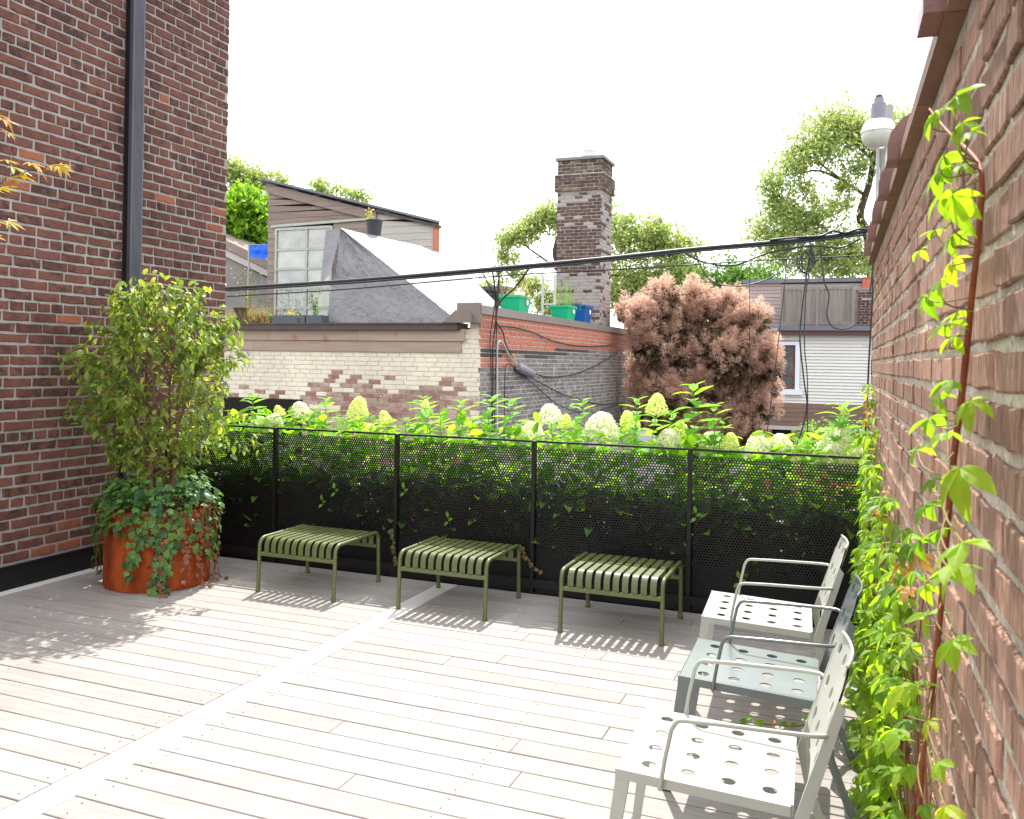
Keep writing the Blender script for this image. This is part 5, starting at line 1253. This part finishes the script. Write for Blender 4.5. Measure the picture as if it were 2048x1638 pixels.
q_ = up_(1733, 582); b = MB().lathe([(.13, 0), (.12, .27), (.14, .29), (.14, .33)], (q_.x, UY-.12, rzt+.07), 16); obj('chimney_pot', loc(b, RBO), M_terra, RB, smooth=True)

# street lamp and pole ----------------------------------------------
q_ = gd(1772, 400, 10.9); pole = thing('utility_pole', 'grey timber utility pole with street lamp behind the garden wall', 'pole', (q_.x, q_.y, -2.8)); PO = (q_.x, q_.y, -2.8)
zt2 = gd(1772, 212, 10.9).z
b = MB().tube([(0, 0, 0), (0, 0, zt2+2.8)], [.10, .075], 14); obj('shaft', b, M_poletim, pole, smooth=True)
lq = gd(1757, 262, 10.6)-Vector(PO); Lr = .195
b = MB().lathe([(.055, .40), (.062, .34), (.085, .33), (.09, .22), (.09, .12), (.10, .11)], lq, 20); hd_ = obj('lamp_head', b, M_lamp, pole, smooth=True)
b = MB().lathe([(.03, .44), (.04, .43), (.045, .40)], lq, 14); obj('photocell', b, M_pot, hd_, smooth=True)
b = MB().lathe([(.10, .135), (.145, .118), (.178, .07), (.198, .01), (.207, -.02), (.2, -.027)], lq, 28, cap=False); obj('lamp_shade', b, M_lampw, hd_, smooth=True)
b = MB().lathe([(.195, -.028), (.19, -.09), (.16, -.15), (.10, -.195), (.05, -.205), (.02, -.21)], lq, 28); obj('lamp_globe', b, M_lampglass, hd_, smooth=True)
b = MB().tube([(lq.x, lq.y, lq.z+.17), (lq.x*.5, lq.y*.5+.05, lq.z+.17), (0, 0, lq.z+.15)], .03, 10); obj('lamp_arm', b, M_lamp, pole, smooth=True)
b = MB().tube([(-.11, -.03, .5), (-.10, -.03, lq.z+.1)], .022, 8); obj('conduit', b, M_conduit, pole)

# cables -------------------------------------------------------------
def cable(label, pts_, rad_, m_=None, name='cable', group=None, n_=8):
    path = smoothpath(pts_, n_); O = path[0]; b = MB().tube([p-O for p in path], rad_, 8); o_ = obj(name, b, m_ or M_cable, loc=O, smooth=True); return tag(o_, label, 'cable', group)
ZC = 11.0
def cp_(px_, py_, Z=ZC): return gd(px_, py_, Z)
cable('thick black cable bundle slung from the brick house to the utility pole', [cp_(380, 582, 11.6), cp_(455, 577, 11.5), cp_(700, 562, 11.2), cp_(960, 540), cp_(1200, 518), cp_(1400, 497), cp_(1600, 480), cp_(1700, 467), cp_(1745, 460, 10.95), cp_(1768, 452, 10.9)], .027, n_=6)
cable('slimmer black cable strapped along under the thick bundle', [cp_(455, 581, 11.45), cp_(700, 566, 11.15), cp_(960, 545, 10.96), cp_(1130, 530, 10.96), cp_(1330, 509, 10.96), cp_(1400, 502, 10.96), cp_(1600, 485, 10.96), cp_(1700, 473, 10.96), cp_(1765, 468, 10.85)], .012)
cable('thin taut black wire running below the thick bundle', [cp_(455, 593, 11.4), cp_(700, 578, 11.1), cp_(1000, 552, 10.9), cp_(1250, 538, 10.9), cp_(1500, 522, 10.9), cp_(1745, 510, 10.9)], .008)
cable('knotted black cable riding on top of the bundle near the pole', [cp_(1540, 480, 10.97), cp_(1590, 475, 10.97), cp_(1640, 472, 10.97), cp_(1665, 462, 10.97), cp_(1690, 466, 10.97), cp_(1720, 458, 10.97), cp_(1760, 464, 10.9)], .014)
cable('black cable drooping in a shallow loop near the garden wall', [cp_(1370, 506, 10.94), cp_(1410, 525, 10.94), cp_(1470, 530, 10.94), cp_(1540, 505, 10.94), cp_(1620, 492, 10.94), cp_(1680, 495, 10.94), cp_(1720, 478, 10.94)], .012)
cable('thin black loop hanging left of the drop cables', [cp_(1390, 508, 10.95), cp_(1420, 560, 10.95), cp_(1470, 572, 10.95), cp_(1530, 560, 10.95), cp_(1580, 530, 10.95), cp_(1615, 500, 10.95)], .007)
cable('heavy black drop cable falling in front of the board screen', [cp_(1622, 488, 10.9), cp_(1618, 520, 10.9), cp_(1612, 560, 10.9), cp_(1604, 620, 10.9), cp_(1600, 680, 10.9), cp_(1608, 760, 10.9), cp_(1614, 810, 10.9), cp_(1604, 860, 10.9), cp_(1590, 900, 10.9)], .0095)
cable('second black drop cable crossing the white siding', [cp_(1626, 488, 10.88), cp_(1618, 545, 10.88), cp_(1611, 600, 10.88), cp_(1609, 690, 10.88), cp_(1615, 760, 10.88), cp_(1615, 850, 10.88), cp_(1616, 930, 10.88)], .007)
cable('black cable swinging in a wide curve below the screen', [cp_(1640, 490, 10.86), cp_(1648, 560, 10.86), cp_(1658, 590, 10.86), cp_(1654, 630, 10.86), cp_(1668, 655, 10.86), cp_(1700, 655, 10.86), cp_(1730, 625, 10.86), cp_(1743, 560, 10.86), cp_(1748, 500, 10.86)], .009)
cable('thin wire falling past the smoke bush edge', [cp_(1575, 500, 10.9), cp_(1570, 560, 10.9), cp_(1556, 690, 10.9), cp_(1545, 780, 10.9), cp_(1530, 900, 10.9)], .006)
cable('very thin wire hanging straight down over the smoke bush', [cp_(1500, 515, 10.9), cp_(1499, 620, 10.9), cp_(1499, 760, 10.9), cp_(1500, 900, 10.9)], .004)
coil = [cp_(1612+14*math.cos(a_*.9)+6*math.sin(a_*.37), 520+22*math.sin(a_*.9)+a_*.3, 10.87) for a_ in range(0, 22)]
cable('coiled black cable loops hanging under the bundle', [cp_(1622, 490, 10.87)]+coil, .008, n_=3)
# cables on the pole side by the wall end
cable('black cable running down the pole beside the wall end', [cp_(1742, 480, 10.6), cp_(1746, 520, 10.6), cp_(1744, 620, 10.6), cp_(1738, 720, 10.6), cp_(1733, 830, 10.6), cp_(1727, 920, 10.6)], .011)
cable('thin black cable looping beside the wall end', [cp_(1748, 500, 10.55), cp_(1747, 640, 10.55), cp_(1743, 740, 10.55), cp_(1747, 800, 10.55), cp_(1742, 900, 10.55)], .007)
for i, py_ in enumerate((598, 691, 770)):
    b_ = gd(1724, py_, 10.75); e_ = gd(1775, py_+1, 10.8); O = e_; b = MB().tube([b_-O+Vector((0, 0, .02)), b_-O, e_-O], .008, 6); tag(obj('cable_bracket', b, M_conduit, loc=O), ('upper', 'middle', 'lower')[i]+' thin metal bracket arm carrying cables beside the wall end', 'bracket')
# drop bundle at the cream building corner
def sw(px_, py_, off=.06): return gx(px_, py_, CXR+off)
for k_, (pts_, r_, lb) in enumerate((
    ([cp_(985, 541, 11.0), cp_(990, 580, 11.5), cp_(992, 620, 12.2), sw(990, 655, .12), sw(985, 700), sw(986, 760), sw(985, 880)], .011, 'black cable going down the wall corner, thickest of its bundle'),
    ([cp_(998, 540, 11.0), cp_(996, 590, 11.6), sw(993, 640, .14), sw(992, 720), sw(990, 800), sw(989, 880)], .009, 'black cable going down beside the grey conduit at the corner'),
    ([cp_(1060, 535, 10.95), cp_(1030, 575, 11.4), cp_(1000, 605, 12.0), sw(992, 640, .16), sw(1006, 665), sw(1012, 690), sw(1030, 725), sw(1040, 738)], .012, 'black cable swooping from the bundle to the grey splice box'),
    ([cp_(965, 545, 11.0), cp_(980, 575, 11.4), cp_(990, 600, 12.), sw(985, 640, .15), sw(980, 680), sw(982, 740), sw(984, 870)], .008, 'thin black cable leftmost on the cream corner'),
    ([sw(996, 652), sw(1030, 655), sw(1065, 665), sw(1110, 683), sw(1160, 692), sw(1220, 690), sw(1267, 668)], .014, 'black cable sagging across the new red brickwork'),
    ([sw(1062, 745), sw(1085, 752), sw(1110, 754), sw(1160, 745), sw(1220, 715), sw(1262, 680)], .012, 'black cable curving up across grey bricks to the far corner'),
    ([sw(1045, 745), sw(1080, 765), sw(1130, 790), sw(1190, 807), sw(1240, 808)], .012, 'black cable slanting down the grey bricks to a coil'),
    ([sw(1045, 750), sw(1075, 775), sw(1110, 805), sw(1150, 822), sw(1190, 824), sw(1236, 808)], .010, 'lowest black cable slanting across the grey bricks'),
    ([sw(1030, 735), sw(1015, 728), sw(1010, 745), sw(1009, 800), sw(1008, 880)], .009, 'short black cable hanging straight down from the splice box'))):
    cable(lb, pts_, r_)
cable('pale grey conduit bending over the brick side wall', [sw(994, 880), sw(994, 760), sw(994, 700), sw(997, 684), sw(1005, 686), sw(1018, 710), sw(1034, 732)], .018, M_conduit, 'conduit')
A = sw(1036, 734, .09); Bp = sw(1064, 748, .09); b = MB().tube([Vector((0, 0, 0)), (Bp-A)*.2, (Bp-A)], [.05, .09, .075], 12); tag(obj('splice_box', b, M_lamp, loc=A, smooth=True), 'dark grey cable splice closure on the grey brick side wall', 'cable box')
cc = sw(1242, 808, .08); cable('tangled black cable coil hung on the far end of grey wall', [cc+Vector((.05, .14*math.cos(a_*.8), .22*math.sin(a_*.8)-.01*a_)) for a_ in range(26)], .014, n_=3)

# ------------------------------------------------------------------ trees beyond
def big_tree(name, label, base_, trunk, clumps, n_leaf, lsize, colsx, Z, barkm, trunk_r=.2, trans=.4, spread=1., tc=None, cat='tree'):
    O = Vector(base_); o_ = thing(name, label, cat, O); M_ = leafmat(name+'_leaf'+str(len(MATS)), colsx, 'island', trans, tc)
    b = MB(); T = [Vector(p)-O for p in trunk]; tp = smoothpath([Vector((0, 0, 0))]+T, 5)
    b.tube(tp, [trunk_r*(1-.65*j/(len(tp)-1)) for j in range(len(tp))], 9)
    P = []; D = []; tot = sum(r_**2 for *_, r_ in clumps)
    br_m = MB()
    extra = []
    for i_, (ax_, ay_, ar_) in enumerate(clumps):
        near = sorted(clumps, key=lambda q_: (q_[0]-ax_)**2+(q_[1]-ay_)**2)[1:3]
        extra += [((ax_+q_[0])/2+random.uniform(-8, 8), (ay_+q_[1])/2+random.uniform(-8, 8), min(ar_, q_[2])*.7) for q_ in near]
    n_main = len(clumps); cents = []; clumps = list(clumps)+extra; tot = sum(r_**2 for *_, r_ in clumps)
    for ic_, (px_, py_, r_) in enumerate(clumps):
        c_ = gd(px_, py_, Z+random.uniform(-1, 1)*r_*1.2)-O
        hz_ = lambda q_: math.hypot(q_.x-c_.x, q_.y-c_.y)
        k0 = min(range(len(tp)//4, len(tp)), key=lambda j: abs(tp[j].z-(c_.z-.75*hz_(tp[j])))); s0 = tp[k0]
        # limbs fork from limbs already grown where one passes nearer than the trunk
        cand = [(q_, rq_) for q_, rq_ in cents if q_.z < c_.z+.2 and (q_-c_).length < (s0-c_).length*.9]
        rs_ = trunk_r*.3
        if cand: s0, rs_ = min(cand, key=lambda q_: (q_[0]-c_).length)
        ln_ = (c_-s0).length
        pth = smoothpath([s0, lerp(s0, c_, .4)+Vector((random.gauss(0, .09), random.gauss(0, .09), random.gauss(.08, .06)))*ln_, lerp(s0, c_, .75)+Vector((random.gauss(0, .06), random.gauss(0, .06), random.gauss(.05, .04)))*ln_, c_], 4)
        r0 = rs_*min(1, ln_/4+.35)
        cents += [(pth[j], r0*(1-.8*j/(len(pth)-1))) for j in range(3, len(pth))]; br_m.tube(pth, [r0*(1-.8*j/(len(pth)-1)) for j in range(len(pth))], 6)
        m_ = max(4, int(8*r_)); tot_n = n_leaf*r_**2/tot; per = max(4, int(tot_n*.45/m_)); ng = int(tot_n*.55)
        for k_ in range(m_):
            d1 = Vector((random.gauss(0, 1), random.gauss(0, 1), random.gauss(.2, .8))).normalized()*r_*random.uniform(.6, 1.5)
            e = c_+d1; st_ = pth[random.randrange(len(pth)//2, len(pth))]; br_m.tube([st_, (st_+e)/2+Vector((0, 0, .06*r_)), e], [min(.02, r0*.3), min(.014, r0*.2), .004], 4)
            t = rng.uniform(.3, 1.1, per); A_ = np.array(st_); E_ = np.array(e)
            pp = A_+(E_-A_)*t[:, None]+rng.normal(0, .2*r_*spread, (per, 3)); P.append(pp); dd = rv(per); dd[:, 2] -= .5; D.append(dd)
        pp = np.array(c_)+rng.normal(0, .62*r_*spread, (ng, 3))*np.array([1, 1, .8]); P.append(pp); dd = rv(ng); dd[:, 2] -= .5; D.append(dd)
    obj('trunk', b, barkm, o_, smooth=True); obj('limbs', br_m, barkm, o_, smooth=True)
    P = np.concatenate(P); D = np.concatenate(D); n_ = len(P)
    scatter_mesh('crown', quadleaf(lsize, lsize*.55), P, D, rv(n_, .7)+np.array([0, 0, 1]), rng.uniform(.6, 1.3, n_), M_, o_); return o_
mid = [S(132, 148, 86), S(148, 161, 98), S(166, 174, 114), S(116, 136, 78)]
Zt = 42
bse = gd(1748, 700, Zt); bse.z = -2.8
big_tree('old_tree', 'tall airy old tree with spreading limbs behind the street lamp', bse, [gd(1745, 560, Zt), gd(1735, 470, Zt), gd(1720, 430, Zt), gd(1740, 360, Zt), gd(1752, 270, Zt)],
  [(1640, 250, 1.1), (1700, 235, 1.0), (1600, 300, 1.0), (1570, 350, .9), (1535, 380, .7), (1660, 300, 1.1), (1720, 290, 1.0), (1780, 240, 1.0), (1800, 300, 1.2), (1620, 380, .7), (1560, 420, .9), (1600, 440, 1.0), (1650, 430, .9), (1700, 350, .8), (1530, 470, .9), (1510, 450, .5), (1580, 480, 1.0), (1640, 490, 1.0), (1700, 490, 1.0), (1600, 530, .9), (1660, 540, .9), (1720, 540, .8), (1540, 520, .8), (1690, 400, .6), (1680, 260, .8)], 24000, .2, mid, Zt, M_barkdark, .3, .45, 1.0, (1.55, 1.6, 1.0, 1))
Zt = 36; bse = gd(1150, 700, Zt); bse.z = -2.8
big_tree('park_tree', 'loose green tree with bare dark limbs behind the chimney', bse, [gd(1140, 620, Zt), gd(1120, 540, Zt), gd(1110, 500, Zt), gd(1130, 440, Zt)],
  [(1090, 440, .7), (1060, 455, .6), (1030, 470, .6), (1005, 490, .45), (1020, 520, .4), (1100, 420, .5), (1130, 430, .6), (1180, 430, .7), (1235, 450, .7), (1250, 500, .8), (1290, 460, .7), (1330, 470, .7), (1310, 510, .8), (1360, 510, .7), (1395, 490, .4), (1250, 560, .9), (1300, 570, .9), (1350, 560, .9), (1080, 580, .6), (1040, 560, .4), (1090, 620, .5), (1230, 600, .7), (1380, 560, .7), (970, 570, .4), (1320, 620, .8)], 23000, .17, mid, Zt, M_barkdark, .2, .45, 1.0, (1.55, 1.6, 1.0, 1))
Zt = 33; bse = gd(1450, 700, Zt); bse.z = -2.8
big_tree('dark_tree', 'dense dark green tree behind the smoke bush', bse, [gd(1450, 640, Zt), gd(1455, 580, Zt)], [(1420, 580, .7), (1460, 560, .8), (1500, 570, .8), (1540, 580, .7), (1440, 610, .8), (1490, 610, .8), (1400, 600, .6), (1380, 610, .6), (1530, 610, .6), (1470, 545, .5), (1410, 555, .5), (1530, 550, .5)], 9000, .17, [S(60, 92, 44), S(78, 112, 50), S(92, 122, 56)], Zt, M_barkdark, .2, .35)
Zt = 24; bse = gd(480, 700, Zt); bse.z = -2.8
big_tree('lime_tree', 'bright lime green leafy tree beside the grey shed', bse, [gd(480, 560, Zt), gd(485, 470, Zt)], [(470, 420, .5), (505, 410, .5), (530, 420, .45), (480, 455, .55), (515, 450, .5), (450, 450, .5), (470, 485, .45), (520, 480, .45), (440, 410, .5), (495, 390, .4), (545, 450, .4)], 5200, .19, [S(120, 160, 40), S(142, 178, 48), S(100, 140, 38), S(84, 120, 40)], Zt, M_barkdark, .15, .5, .9, (1.6, 1.6, .6, 1))
Zt = 38; bse = gd(520, 700, Zt); bse.z = -2.8
big_tree('far_tree', 'thin far tree showing over the shed roof', bse, [gd(520, 560, Zt), gd(530, 440, Zt), gd(560, 390, Zt)], [(465, 340, .7), (490, 350, .7), (520, 355, .7), (550, 360, .5), (570, 358, .35), (470, 380, .8), (510, 375, .7), (630, 375, .5), (655, 385, .45), (690, 385, .5), (715, 390, .45), (640, 365, .3), (735, 400, .3), (445, 330, .6)], 5000, .17, mid, Zt, M_barkdark, .22, .45, 1.0, (1.55, 1.6, 1.0, 1))
# shrubs by the white house garage
for px_, py_, Z_, lb in ((1640, 900, 18, 'leafy shrub growing in front of the garage door'), (1725, 900, 17.5, 'leafy shrub beside the pole in front of the garage')):
    q_ = gd(px_, py_, Z_); hh = q_.z+.35+2.8; O = Vector((q_.x, q_.y, -2.8)); o_ = thing('lane_shrub', lb, 'shrub', O); b = MB().tube([(0, 0, 0), (.05, 0, hh*.5), (0, .05, hh*.9)], [.05, .03, .01], 6); obj('trunk', b, M_barkdark, o_)
    n_ = 900; d_ = rv(n_); d_ /= np.linalg.norm(d_, axis=1, keepdims=True); P = np.array([0, 0, hh-.25])+d_*rng.uniform(.2, 1, (n_, 1))**.5*np.array([.62, .5, .55]); scatter_mesh('crown', ovate(.085, .045, .3, .2), P, rv(n_), rv(n_, .5)+np.array([0, 0, 1]), rng.uniform(.7, 1.2, n_), leafmat('shrub_leaf', [S(70, 108, 50), S(96, 134, 60), S(120, 150, 80)], 'island', .4), o_)
